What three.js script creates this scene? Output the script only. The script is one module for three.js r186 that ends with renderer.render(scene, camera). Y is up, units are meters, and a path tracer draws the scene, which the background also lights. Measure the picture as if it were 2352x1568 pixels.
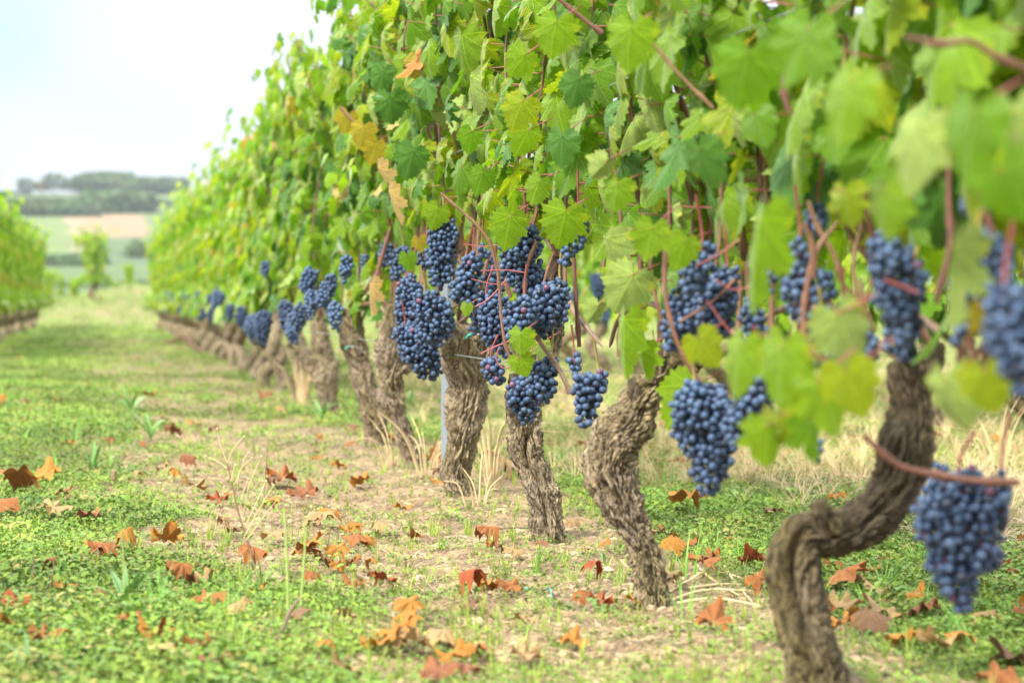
import * as THREE from 'three';
import { ImprovedNoise } from 'three/addons/math/ImprovedNoise.js';
import { mergeGeometries } from 'three/addons/utils/BufferGeometryUtils.js';

// ---------------------------------------------------------------- camera, sky, sun, exposure
const scene = new THREE.Scene();
const EYE = 0.56, F = 4580;                                  // eye height (m); focal length in the 2352 x 1568 plan's pixels
const camera = new THREE.PerspectiveCamera(2 * Math.atan(784 / F) * 180 / Math.PI, 1024 / 682, 0.05, 6000);
camera.position.set(0, EYE, 0);
camera.rotation.order = 'YXZ';
camera.rotation.set(-Math.atan(95 / F), -Math.atan(936 / F), 0);
camera.focus = 4.65;
camera.userData.fStop = 3.9;
camera.updateMatrixWorld(true);
scene.add(camera);

const renderer = new THREE.WebGLRenderer({ antialias: true });
renderer.setSize(1024, 682);
renderer.toneMapping = THREE.LinearToneMapping;
renderer.toneMappingExposure = 3.05;
renderer.shadowMap.enabled = true;

const perlin = new ImprovedNoise();
const noise = (x, y, z) => perlin.noise(x, y, z);
const fbm = (x, y, z, o = 4) => { let s = 0, a = 1, t = 0; for (let i = 0; i < o; i++) { s += a * noise(x, y, z); t += a; a *= 0.5; x = x * 2.03 + 7.1; y = y * 2.03 + 3.7; z = z * 2.03 + 1.9; } return s / t; };
const clamp = THREE.MathUtils.clamp, lerp = THREE.MathUtils.lerp, smooth = (a, b, x) => { const t = clamp((x - a) / (b - a), 0, 1); return t * t * (3 - 2 * t); };
function makeRng(a) { return () => { a |= 0; a = (a + 0x6d2b79f5) | 0; let t = Math.imul(a ^ (a >>> 15), 1 | a); t = (t + Math.imul(t ^ (t >>> 7), 61 | t)) ^ t; return ((t ^ (t >>> 14)) >>> 0) / 4294967296; }; }
const V = (x, y, z) => new THREE.Vector3(x, y, z);

{ // bright thin overcast, brighter overhead, with paler blue thinnings of the veil
  const W = 1024, H = 512, data = new Float32Array(W * H * 4);
  const dirOf = (az, el) => V(Math.sin(az) * Math.cos(el), Math.sin(el), -Math.cos(az) * Math.cos(el));
  const D2 = Math.PI / 180, hi = dirOf(-3.5 * D2, 8 * D2), lo = [dirOf(5 * D2, 5 * D2), dirOf(6 * D2, 9 * D2), dirOf(3 * D2, 9 * D2), dirOf(10 * D2, 9 * D2), dirOf(0, 2 * D2), dirOf(20 * D2, 7 * D2)];
  let off = 0, best = -9;
  for (let i = 0; i < 900; i++) {
    const n = (d) => fbm(d.x * 3 + i * 1.37, d.y * 6, d.z * 3 - i * 0.71, 3), s = n(hi) - Math.max(...lo.map(n));
    if (s > best) { best = s; off = i; }
  }
  const n0 = (d) => fbm(d.x * 3 + off * 1.37, d.y * 6, d.z * 3 - off * 0.71, 3), hv = n0(hi), lv = Math.max(...lo.map(n0));
  for (let j = 0; j < H; j++) for (let i = 0; i < W; i++) {
    const el = ((j + 0.5) / H - 0.5) * Math.PI, a = ((i + 0.5) / W - 0.5) * 2 * Math.PI, d = V(Math.cos(a) * Math.cos(el), Math.sin(el), Math.sin(a) * Math.cos(el));
    const e = Math.max(0, d.y), veil = 1 - 0.8 * smooth(lv, hv + 0.05, n0(d)), k = 0.335 + 0.5 * e + 1.15 * e * e;
    const o = (j * W + i) * 4;
const up = smooth(0.12, 0.5, e);                          // the white veil is neutral overhead, a little blue near the horizon
    data[o] = k * lerp(0.50, lerp(0.81, 0.97, up), veil); data[o + 1] = k * lerp(0.70, lerp(0.88, 0.96, up), veil); data[o + 2] = k * lerp(0.93, lerp(0.95, 0.94, up), veil); data[o + 3] = 1;
    if (d.y < 0) { const g = smooth(0, -0.12, d.y); data[o] = lerp(data[o], 0.32, g); data[o + 1] = lerp(data[o + 1], 0.36, g); data[o + 2] = lerp(data[o + 2], 0.25, g); }
  }
  const sky = new THREE.DataTexture(data, W, H, THREE.RGBAFormat, THREE.FloatType);
  sky.mapping = THREE.EquirectangularReflectionMapping; sky.magFilter = THREE.LinearFilter; sky.needsUpdate = true;
  scene.background = sky; scene.environment = sky;
}
const sun = new THREE.DirectionalLight(new THREE.Color(1.0, 0.93, 0.80), 2.5);
sun.position.set(-10, 13, 3); sun.target.position.set(0, 0, -5);
sun.castShadow = true; sun.shadow.radius = 20; sun.shadow.mapSize.set(2048, 2048);
Object.assign(sun.shadow.camera, { left: -30, right: 30, top: 30, bottom: -30, near: 0.1, far: 90 });
scene.add(sun, sun.target);
scene.fog = new THREE.FogExp2(new THREE.Color(0.80, 0.90, 1.0), 0.00022);

// ---------------------------------------------------------------- helpers
const camQ = camera.quaternion.clone(), camP = camera.position.clone();
const rayDir = (px, py) => V((px - 1176) / F, -(py - 784) / F, -1).applyQuaternion(camQ);
const P = (px, py, D) => rayDir(px, py).multiplyScalar(D).add(camP);          // plan pixel and depth -> point in the place
const G = (px, py) => { const d = rayDir(px, py), t = -camP.y / d.y; return d.multiplyScalar(t).add(camP); };
const invCam = camera.matrixWorldInverse.clone();
const proj = (p) => { const q = p.clone().applyMatrix4(invCam); return { x: 1176 + F * q.x / -q.z, y: 784 - F * q.y / -q.z, D: -q.z }; };

const used = {};
function numbered(name) { const n = used[name] = (used[name] ?? -1) + 1; return n ? `${name}_${String(n).padStart(3, '0')}` : name; }
function tag(o, label, category, group, kind) { if (label) o.userData.label = label; if (category) o.userData.category = category; if (group) o.userData.group = group; if (kind) o.userData.kind = kind; return o; }
function thing(name, pos, label, category, group) { const o = new THREE.Group(); o.name = numbered(name); o.position.copy(pos); scene.add(o); return tag(o, label, category, group); }
function part(name, geo, mat, parent, kind) { const m = new THREE.Mesh(geo, mat); m.name = parent === scene ? numbered(name) : name; m.castShadow = m.receiveShadow = true; if (kind) m.userData.kind = kind; parent.add(m); return m; }
const local = (geo, root) => geo.translate(-root.position.x, -root.position.y, -root.position.z);

class Batch {                                               // collects copies of small geometries into one geometry
  constructor() { this.p = []; this.n = []; this.u = []; this.c = []; this.i = []; this.k = 0; }
  add(geo, m, col) {
    const p = geo.attributes.position, n = geo.attributes.normal, u = geo.attributes.uv, v = new THREE.Vector3(), nm = new THREE.Matrix3().getNormalMatrix(m), b = this.k;
    for (let i = 0; i < p.count; i++) {
      v.fromBufferAttribute(p, i).applyMatrix4(m); this.p.push(v.x, v.y, v.z);
      v.fromBufferAttribute(n, i).applyMatrix3(nm).normalize(); this.n.push(v.x, v.y, v.z);
      this.u.push(u ? u.getX(i) : 0, u ? u.getY(i) : 0);
      if (col) this.c.push(col.r, col.g, col.b);
    }
    if (geo.index) for (let i = 0; i < geo.index.count; i++) this.i.push(b + geo.index.getX(i)); else for (let i = 0; i < p.count; i++) this.i.push(b + i);
    this.k += p.count; return this;
  }
  build() {
    const g = new THREE.BufferGeometry();
    g.setAttribute('position', new THREE.Float32BufferAttribute(this.p, 3)); g.setAttribute('normal', new THREE.Float32BufferAttribute(this.n, 3)); g.setAttribute('uv', new THREE.Float32BufferAttribute(this.u, 2));
    if (this.c.length) g.setAttribute('color', new THREE.Float32BufferAttribute(this.c, 3));
    g.setIndex(this.i); return g;
  }
}
function tubeGeo(pts, r0, r1, seg = 12, rad = 6, node = 0) {           // tapered tube with rounded ends
  const curve = new THREE.CatmullRomCurve3(pts), g = new THREE.TubeGeometry(curve, seg, 1, rad, false), p = g.attributes.position, c = new THREE.Vector3(), v = new THREE.Vector3();
  for (let i = 0; i <= seg; i++) {
    curve.getPointAt(i / seg, c); let r = lerp(r0, r1, i / seg) * (i === seg ? 0.25 : 1); if (node) { const q = (i / seg * curve.getLength() / node) % 1 - 0.5; r *= 0.92 + 0.5 * Math.exp(-q * q * 70); }
    for (let j = 0; j <= rad; j++) { const k = i * (rad + 1) + j; v.fromBufferAttribute(p, k).sub(c).multiplyScalar(r).add(c); p.setXYZ(k, v.x, v.y, v.z); }
  }
  return g;
}
function canvasTex(w, h, draw, srgb = true) {
  const c = document.createElement('canvas'); c.width = w; c.height = h; draw(c.getContext('2d'), w, h);
  const t = new THREE.CanvasTexture(c); t.wrapS = t.wrapT = THREE.RepeatWrapping; if (srgb) t.colorSpace = THREE.SRGBColorSpace; t.magFilter = THREE.LinearFilter; return t;
}
function dataTex(w, h, f, srgb = false) {
  const d = new Uint8Array(w * h * 4);
  for (let y = 0; y < h; y++) for (let x = 0; x < w; x++) { const c = f(x / w, y / h), o = (y * w + x) * 4; for (let k = 0; k < 3; k++) d[o + k] = clamp(c[k] * 255, 0, 255); d[o + 3] = 255; }
  const t = new THREE.DataTexture(d, w, h); t.wrapS = t.wrapT = THREE.RepeatWrapping; t.magFilter = THREE.LinearFilter; if (srgb) t.colorSpace = THREE.SRGBColorSpace; t.needsUpdate = true; return t;
}
const tileNoise = (u, v, fx, fy, o, z = 0) => { const A = u * 2 * Math.PI, B = v * 2 * Math.PI, q = fx / 6.283, w = fy / 6.283; return fbm(Math.cos(A) * q + 5, Math.sin(A) * q + Math.cos(B) * w + 9, Math.sin(B) * w + z, o); };
const rgb = (r, g, b) => new THREE.Color(r, g, b);
const phys = (o) => new THREE.MeshPhysicalMaterial({ side: THREE.DoubleSide, ...o });

// ---------------------------------------------------------------- ground heights
function rise(x, d) { return 0.5 * smooth(41, 62, d) + 0.65 * smooth(58, 85, d) * smooth(-2.2, 1.2, x) - 0.05 * Math.max(0, d - 86) ; }
function groundY(x, z) {
  const d = -z;
  let y = rise(x, d) + 0.016 * noise(x * 1.7, 3.3, z * 1.7);
  if (d < 16 && d > 0) {
    const bare = bareness(x, d), f = 1 - smooth(10, 16, d);
    y += f * (0.012 * noise(x * 7, 1.1, z * 7) + bare * (0.030 * Math.max(0, fbm(x * 9, 8.2, z * 9, 3)) + 0.013 * Math.abs(noise(x * 24, 2.2, z * 24)) + 0.005 * noise(x * 60, 5.2, z * 60)));
    y += f * (0.012 * Math.exp(-Math.pow((x - 1.05) / 0.28, 2)) - 0.03 * smooth(0.1, 0.8, x));
  }
  return y;
}
function bareness(x, d) {
  const n = 0.5 * noise(x * 1.6, 4.4, d * 1.1) + 0.35 * noise(x * 4.5, 9.4, d * 3.5);
  const strip = smooth(0.0, 0.5, x + 0.4 * n + 0.03 * (d - 3)) * (1 - smooth(1.15, 1.5, x + 0.2 * n)) * (1 - 0.45 * smooth(5.5, 11, d));
  return clamp(0.30 * Math.exp(-Math.pow((x - 0.78) / 0.38, 2)) * (1 - smooth(4.6, 7.5, d)) + 0.32 + 0.68 * strip + 0.75 * n * (0.6 + 0.4 * strip), 0, 1);
}

// ---------------------------------------------------------------- materials
const barkMap = dataTex(512, 512, (u, v) => { const s = tileNoise(u, v, 60, 9, 4), f = tileNoise(u, v, 14, 5, 4, 4), q = clamp(0.70 + 0.55 * s + 0.28 * f, 0.2, 1); return [q, q * 0.985, q * 0.965]; }, true);
const barkBump = dataTex(512, 512, (u, v) => { const s = 1 - Math.min(1, Math.abs(tileNoise(u, v, 55, 10, 3)) * 3.2), f = tileNoise(u, v, 110, 30, 3, 2); const q = clamp(0.75 - 0.6 * s * s + 0.35 * f, 0, 1); return [q, q, q]; });
const M = {};
M.bark = new THREE.MeshStandardMaterial({ color: rgb(1, 1, 1), vertexColors: true, map: barkMap, bumpMap: barkBump, bumpScale: 0.004, roughness: 0.92 });
M.cutWood = new THREE.MeshStandardMaterial({ color: rgb(0.42, 0.29, 0.17), roughness: 0.9 });
const caneMap = dataTex(128, 256, (u, v) => { const q = clamp(0.78 + 0.3 * tileNoise(u, v, 20, 6, 3) + 0.2 * tileNoise(u, v, 4, 8, 2, 3), 0.3, 1); return [q, q * 0.98, q * 0.96]; }, true);
M.cane = [rgb(0.30, 0.15, 0.095), rgb(0.25, 0.115, 0.085), rgb(0.37, 0.22, 0.13)].map((c) => new THREE.MeshStandardMaterial({ color: c, map: caneMap, roughness: 0.6 }));
M.oldCane = new THREE.MeshStandardMaterial({ color: rgb(0.36, 0.25, 0.20), map: caneMap, roughness: 0.85 });
M.petiole = new THREE.MeshStandardMaterial({ color: rgb(0.32, 0.085, 0.085), roughness: 0.55 });
M.stemGreen = new THREE.MeshStandardMaterial({ color: rgb(0.36, 0.30, 0.09), roughness: 0.7 });

// grape leaf textures: veins from the petiole junction into the lobes, blotches, spots
const LOBES = [[0, 1], [0.58, 0.38], [-0.58, 0.38], [0.5, -0.02], [-0.5, -0.02]];
const UVS = (x, y) => [x / 1.4 + 0.5, (y + 0.3) / 1.4];
function leafCanvas(seed, spots, edge) {
  const r = makeRng(seed);
  return canvasTex(320, 320, (c, w) => {
    c.fillStyle = 'rgb(180,182,178)'; c.fillRect(0, 0, w, w);
    const X = (x, y) => { const q = UVS(x, y); return [q[0] * w, w - q[1] * w]; };
    for (let i = 0; i < 500; i++) { const g = 180 + r() * 50 | 0; c.fillStyle = `rgba(${g},${g + (r() * 8 | 0)},${g - 10},0.16)`; c.beginPath(); c.ellipse(r() * w, r() * w, 3 + r() * 16, 3 + r() * 10, r() * 3, 0, 7); c.fill(); }
    if (edge) for (let i = 0; i < 40; i++) { const a = r() * 6.283, R = 0.58 + r() * 0.25, q = X(Math.cos(a) * R * 0.85, 0.3 + Math.sin(a) * R); c.fillStyle = `rgba(${225 + r() * 30 | 0},${190 + r() * 30 | 0},${70 + r() * 60 | 0},0.33)`; c.beginPath(); c.ellipse(q[0], q[1], 8 + r() * 22, 6 + r() * 18, r() * 3, 0, 7); c.fill(); }
    c.lineCap = 'round';
    const line = (a, b, wd, col) => { const p = X(...a), q = X(...b); c.strokeStyle = col; c.lineWidth = wd; c.beginPath(); c.moveTo(...p); c.quadraticCurveTo((p[0] + q[0]) / 2 + (r() - 0.5) * 6, (p[1] + q[1]) / 2 + (r() - 0.5) * 6, ...q); c.stroke(); };
    for (const [lx, ly] of LOBES) {
      for (let k = 1; k < 8; k++) for (const s of [-1, 1]) {
        const t = k / 8.5, a = Math.atan2(ly, lx) + s * 0.75, L = 0.34 * (1 - t * 0.6), x = lx * t, y = ly * t;
        line([x, y], [x + Math.cos(a) * L, y + Math.sin(a) * L], 1.3, 'rgba(252,255,200,0.8)');
        for (let m = 1; m < 4; m++) { const u = m / 4, a2 = a + (m % 2 ? 0.9 : -0.9); line([x + Math.cos(a) * L * u, y + Math.sin(a) * L * u], [x + Math.cos(a) * L * u + Math.cos(a2) * 0.09, y + Math.sin(a) * L * u + Math.sin(a2) * 0.09], 0.7, 'rgba(240,246,190,0.4)'); }
      }
      line([0, 0], [lx * 0.97, ly * 0.97], 3.6, 'rgba(255,255,205,0.9)');
    }
    for (let i = 0; i < spots; i++) { const q = [r() * w, r() * w]; c.fillStyle = `rgba(${110 + r() * 60 | 0},${55 + r() * 30 | 0},20,0.75)`; c.beginPath(); c.ellipse(q[0], q[1], 1.5 + r() * 4, 1.5 + r() * 3, 0, 0, 7); c.fill(); }
  });
}
const LT = [leafCanvas(11, 12, 0), leafCanvas(12, 22, 1), leafCanvas(13, 16, 1), leafCanvas(14, 30, 1)];
const leafMat = (c, map, o = {}) => phys({ color: c, map, bumpMap: map, bumpScale: 0.002, roughness: 0.92, transmission: 0.66, thickness: 0, clearcoat: 0.06, clearcoatRoughness: 0.5, ior: 1.4, specularIntensity: 0.35, ...o });
M.leaf = [
  leafMat(rgb(0.115, 0.31, 0.035), LT[0], { clearcoat: 0.45, clearcoatRoughness: 0.36, transmission: 0.34 }),    // 0 dark upper face
  leafMat(rgb(0.28, 0.58, 0.014), LT[0]),                                            // 1 mid green
  leafMat(rgb(0.42, 0.71, 0.018), LT[1]),                                            // 2 light green
  leafMat(rgb(0.56, 0.74, 0.02), LT[2]),                                            // 3 yellow green
  leafMat(rgb(0.46, 0.62, 0.17), LT[1], { transmission: 0.35, clearcoat: 0.05 }),     // 4 pale downy underside
  leafMat(rgb(0.75, 0.62, 0.05), LT[2]),                                             // 5 yellow
  leafMat(rgb(0.80, 0.56, 0.25), LT[3], { transmission: 0.25, clearcoat: 0 }),        // 6 tan
  leafMat(rgb(0.78, 0.30, 0.09), LT[3], { transmission: 0.25, clearcoat: 0 }),        // 7 orange red
];
M.leafMass = phys({ color: rgb(1.5, 1.5, 1.5), vertexColors: true, map: LT[1], roughness: 0.92, transmission: 0.66, thickness: 0, specularIntensity: 0.5, clearcoat: 0.04, clearcoatRoughness: 0.5, ior: 1.4 });
const LEAFCOL = M.leaf.map((m) => m.color.clone().multiplyScalar(0.8));
M.fallen = [rgb(0.50, 0.19, 0.075), rgb(0.66, 0.29, 0.07), rgb(0.42, 0.17, 0.10), rgb(0.62, 0.40, 0.22), rgb(0.34, 0.19, 0.125), rgb(0.48, 0.12, 0.055)].map((c, i) => leafMat(c, LT[3], { transmission: 0.12, clearcoat: 0.08, roughness: 0.85 }));
const FALLEN = ['rust red', 'bright orange', 'dull red brown', 'pale tan', 'dark brown', 'deep red'];

const berryTex = (seed, rub) => { const r = makeRng(seed); return canvasTex(128, 128, (c, w) => {
  c.fillStyle = 'rgb(190,196,204)'; c.fillRect(0, 0, w, w);
  for (let i = 0; i < 240; i++) { const g = 150 + r() * 100 | 0; c.fillStyle = `rgba(${g},${g + 4},${g + 8},0.12)`; c.beginPath(); c.ellipse(r() * w, r() * w, 4 + r() * 16, 2 + r() * 8, r() * 3, 0, 7); c.fill(); }
  for (let i = 0; i < rub; i++) { c.fillStyle = `rgba(60,62,80,${0.25 + r() * 0.35})`; c.beginPath(); c.ellipse(r() * w, r() * w, 3 + r() * 9, 2 + r() * 6, r() * 3, 0, 7); c.fill(); }
}); };
const BT = [berryTex(1, 4), berryTex(2, 10), berryTex(3, 2)];
const berryMat = (c, i, o = {}) => new THREE.MeshPhysicalMaterial({ color: c, map: BT[i], roughness: 0.5, sheen: 0.25, sheenColor: rgb(0.35, 0.45, 0.65), sheenRoughness: 0.5, specularIntensity: 0.8, ...o });
M.berry = [berryMat(rgb(0.085, 0.145, 0.275), 0), berryMat(rgb(0.064, 0.108, 0.205), 1), berryMat(rgb(0.115, 0.185, 0.32), 2), berryMat(rgb(0.032, 0.048, 0.09), 1, { roughness: 0.35 }), berryMat(rgb(0.26, 0.11, 0.19), 1)];

// ---------------------------------------------------------------- leaf shapes
function outline(r, n, cut = 1) {
  const half = [[0.0, -0.02], [0.05, -0.13], [0.17, -0.24], [0.31, -0.25], [0.43, -0.15], [0.53, -0.02], [0.49, 0.10], [0.45, 0.15], [0.53, 0.25], [0.61, 0.37], [0.52, 0.45], [0.41, 0.47], [0.33, 0.47], [0.35, 0.58], [0.30, 0.70], [0.19, 0.82], [0.08, 0.92], [0.0, 1.0]];
  for (const i of [6, 7, 11, 12, 13]) { const [x, y] = half[i]; half[i] = [x + (0.3 - x) * (cut - 1) * 0.5 * -1 * -1, y]; if (cut > 1) half[i][0] = lerp(x, 0.2, (cut - 1)); else half[i][0] = x + (1 - cut) * 0.12; }
  const j = () => 1 + (r() - 0.5) * 0.24, R = half.map(([x, y]) => [x * j(), y + (r() - 0.5) * 0.03]), L = half.map(([x, y]) => [-x * j(), y + (r() - 0.5) * 0.03]);
  R[0] = L[0] = half[0]; R[17] = L[17] = half[17];
  const loop = [...R, ...L.slice(1, 17).reverse()], out = [];
  const dense = [], N = loop.length;
  for (let i = 0; i < N; i++) { const a = loop[i], b = loop[(i + 1) % N]; for (let k = 0; k < 4; k++) dense.push([lerp(a[0], b[0], k / 4), lerp(a[1], b[1], k / 4)]); }
  let len = [0]; for (let i = 1; i <= dense.length; i++) { const a = dense[i - 1], b = dense[i % dense.length]; len.push(len[i - 1] + Math.hypot(a[0] - b[0], a[1] - b[1])); }
  const T = len[dense.length]; let k = 0;
  for (let i = 0; i < n; i++) {                              // evenly spaced round the edge, every second point a tooth
    const s = i / n * T; while (len[k + 1] < s) k++;
    const a = dense[k], b = dense[(k + 1) % dense.length], f = (s - len[k]) / (len[k + 1] - len[k]); let x = lerp(a[0], b[0], f), y = lerp(a[1], b[1], f);
    if (i > 1 && i < n - 1) { const cx = 0, cy = 0.22, q = Math.hypot(x - cx, y - cy) + 1e-6, t = (i % 2 ? 0.042 : -0.036) * (0.6 + r() * 0.8); x += (x - cx) / q * t; y += (y - cy) / q * t; }
    out.push([x, y]);
  }
  return out;
}
function leafGeo(seed, n, rings, b) {
  const r = makeRng(seed), edge = outline(r, n, 0.55 + 0.95 * r()), cx = 0, cy = 0.16, pos = [], uv = [], idx = [], ph = r() * 6;
  const put = (x, y) => {
    const q = UVS(x, y); uv.push(q[0], q[1]);
    const R = Math.hypot(x, y - 0.2), a = Math.atan2(y - 0.2, x);
    let z = -b.fold * Math.pow(Math.abs(x), 1.15) + b.wave * R * R * Math.sin(3.3 * a + ph) + b.wave * 0.6 * R * Math.sin(7 * a + ph * 2) - b.side * x * x;
    let yy = y, k = b.droop;                                  // bend along the midrib
    if (Math.abs(k) > 0.01) { const t = y * k; yy = Math.sin(t) / k; z = z * Math.cos(t) - (1 - Math.cos(t)) / k; }
    if (b.roll) { const t = x * b.roll; const nx = Math.sin(t) / b.roll; z -= (1 - Math.cos(t)) / b.roll; x = nx; }
    pos.push(x, yy, z);
  };
  put(cx, cy);
  for (const f of rings) for (const [x, y] of edge) put(cx + (x - cx) * f, cy + (y - cy) * f);
  for (let i = 0; i < n; i++) { const a = 1 + i, c = 1 + (i + 1) % n; idx.push(0, c, a); for (let k = 0; k < rings.length - 1; k++) { const o = k * n, p = o + n; idx.push(o + a, o + c, p + c, o + a, p + c, p + a); } }
  for (let i = 0; i < idx.length; i += 3) [idx[i + 1], idx[i + 2]] = [idx[i + 2], idx[i + 1]];
  const g = new THREE.BufferGeometry(); g.setAttribute('position', new THREE.Float32BufferAttribute(pos, 3)); g.setAttribute('uv', new THREE.Float32BufferAttribute(uv, 2)); g.setIndex(idx); g.computeVertexNormals(); return g;
}
const bends = [[.15, .05, .2, .5, 0], [.35, .07, .1, .8, 0], [.6, .05, 0, .6, 0], [-.25, .08, .3, .3, 0], [.25, .1, .5, 1.1, 0], [.9, .06, 0, .7, 0], [.1, .06, -.3, -.4, 0], [.4, .12, .2, 1.5, 0], [.2, .08, 0, .6, 1.2], [1.3, .07, 0, .9, 0]].map(([fold, wave, side, droop, roll]) => ({ fold, wave, side, droop, roll }));
const LEAF = [...bends, ...bends.slice(0, 9).map((b, i) => ({ fold: b.fold * 0.8 + 0.2, wave: b.wave * 1.5, side: b.side + 0.2 * Math.sin(i), droop: b.droop * 1.3 - 0.1, roll: b.roll + (i % 3 === 1 ? 0.8 : 0) }))].map((b, i) => leafGeo(100 + i, 52, [0.5, 1], b));
const LEAFLO = bends.slice(0, 6).map((b, i) => leafGeo(200 + i, 22, [1], b));
const DRY = [[.35, .35, .2, .7, 0], [-.3, .38, .3, -.7, 0], [.15, .42, -.4, .9, .9], [-.2, .4, .5, -.5, -1.1], [.6, .3, 0, 1.3, 0], [-.15, .32, .4, -.3, 0.3], [.3, .4, .6, .7, 2.4]].map(([fold, wave, side, droop, roll], i) => leafGeo(300 + i, 40, [0.4, 0.75, 1], { fold, wave, side, droop, roll }));
const PETIOLE = tubeGeo([V(0, 0, 0), V(0, 0.35, 0.05), V(0, 0.7, 0.05), V(0, 1, 0)], 1, 1.2, 5, 5);   // radius 1: scaled thin

// ---------------------------------------------------------------- ground sheet
{
  const zs = []; let z = 1.2; while (z < 115) { zs.push(z); z += z < 2.4 ? 0.05 : z < 7 ? 0.0125 + 0.004 * (z - 2.4) : 0.03 + (z - 7) * 0.03; }
  for (const e of [-0.5, -2, -8]) zs.unshift(e);
  const xs = []; let x = -0.9; while (x < 2.4) { xs.push(x); x += 0.0135; }
  let s = 0.02; while (x < 90) { xs.push(x); s *= 1.09; x += s; } s = 0.02; x = -0.92; while (x > -70) { xs.unshift(x); s *= 1.09; x -= s; }
  const nx = xs.length, nz = zs.length, pos = new Float32Array(nx * nz * 3), uv = new Float32Array(nx * nz * 2), col = new Float32Array(nx * nz * 3), idx = new Uint32Array((nx - 1) * (nz - 1) * 6);
  const soil = rgb(0.40, 0.285, 0.165), soil2 = rgb(0.29, 0.20, 0.115), hay = rgb(0.50, 0.42, 0.20), green = rgb(0.17, 0.26, 0.05), green2 = rgb(0.27, 0.33, 0.09), c = new THREE.Color(), c2 = new THREE.Color();
  for (let j = 0; j < nz; j++) for (let i = 0; i < nx; i++) {
    const k = j * nx + i, X = xs[i], d = zs[j], y = groundY(X, -d);
    pos.set([X, y, -d], k * 3); uv.set([X, d], k * 2);
    const b = d > 0 ? bareness(X, d) : 0.3, g = clamp((1 - b) * (0.2 + 0.75 * smooth(9, 24, d)), 0, 0.94);
    c.copy(soil).lerp(soil2, clamp(0.5 + fbm(X * 5, 2.7, d * 5, 3), 0, 1)); c2.copy(green).lerp(green2, clamp(0.5 + 1.3 * fbm(X * 0.8, 6.1, d * 0.5, 3), 0, 1)); c.lerp(c2, g); c.lerp(hay, 0.75 * smooth(1.3, 1.9, X) * smooth(5, 7, d + 1.2 * noise(X, 1, d)) * (1 - smooth(30, 45, d)));
    col.set([c.r, c.g, c.b], k * 3);
  }
  let o = 0; for (let j = 0; j < nz - 1; j++) for (let i = 0; i < nx - 1; i++) { const a = j * nx + i, b = a + 1, e = a + nx, f = e + 1; idx.set([a, b, f, a, f, e], o); o += 6; }
  const g = new THREE.BufferGeometry(); g.setAttribute('position', new THREE.BufferAttribute(pos, 3)); g.setAttribute('uv', new THREE.BufferAttribute(uv, 2)); g.setAttribute('color', new THREE.BufferAttribute(col, 3)); g.setIndex(new THREE.BufferAttribute(idx, 1)); g.computeVertexNormals();
  const crumb = dataTex(512, 512, (u, v) => { const q = clamp(0.76 + 0.5 * tileNoise(u, v, 40, 40, 4) + 0.3 * tileNoise(u, v, 9, 9, 3, 6), 0.3, 1); return [q, q * 0.985, q * 0.96]; }, true), crumbB = dataTex(512, 512, (u, v) => { const q = clamp(0.5 + 0.9 * tileNoise(u, v, 50, 50, 4, 3), 0, 1); return [q, q, q]; });
  for (const t of [crumb, crumbB]) t.repeat.set(2.2, 2.2);
  tag(part('ground', g, new THREE.MeshStandardMaterial({ color: rgb(1.1, 1.1, 1.1), vertexColors: true, map: crumb, bumpMap: crumbB, bumpScale: 0.008, roughness: 0.95 }), scene), 'sandy soil and low green turf of the vineyard aisle', 'ground', null, 'structure');
}
// ---------------------------------------------------------------- far hillside with fields and woods
const HP = [[80, -4], [120, -9], [170, -11], [230, -5], [300, 3.4], [400, 9.2], [500, 17], [600, 25.5], [700, 34], [800, 42], [880, 45], [1000, 42], [1300, 24], [1700, 5]];
function hillY(x, d) {
  let k = 0; while (k < HP.length - 2 && HP[k + 1][0] < d) k++;
  const [d0, y0] = HP[k], [d1, y1] = HP[k + 1], m = (i) => i <= 0 || i >= HP.length - 1 ? 0 : (HP[i + 1][1] - HP[i - 1][1]) / (HP[i + 1][0] - HP[i - 1][0]), t = clamp((d - d0) / (d1 - d0), 0, 1), w = d1 - d0, t2 = t * t, t3 = t2 * t;
  const y = (2 * t3 - 3 * t2 + 1) * y0 + (t3 - 2 * t2 + t) * w * m(k) + (-2 * t3 + 3 * t2) * y1 + (t3 - t2) * w * m(k + 1);
  return y + 1.6 * smooth(150, 400, d) * fbm(x / 130, 3.1, d / 130, 3) - 5 * smooth(60, 400, Math.abs(x));
}
function onHill(px, py) { const v = rayDir(px, py); let d = 150; for (; d < 1100; d += 1.5) { const t = -d / v.z, x = v.x * t, y = camP.y + v.y * t; if (y < hillY(x, d)) return V(x, hillY(x, d), -d); } return V(v.x * 800, hillY(v.x * 800, 860), -860); }
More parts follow.
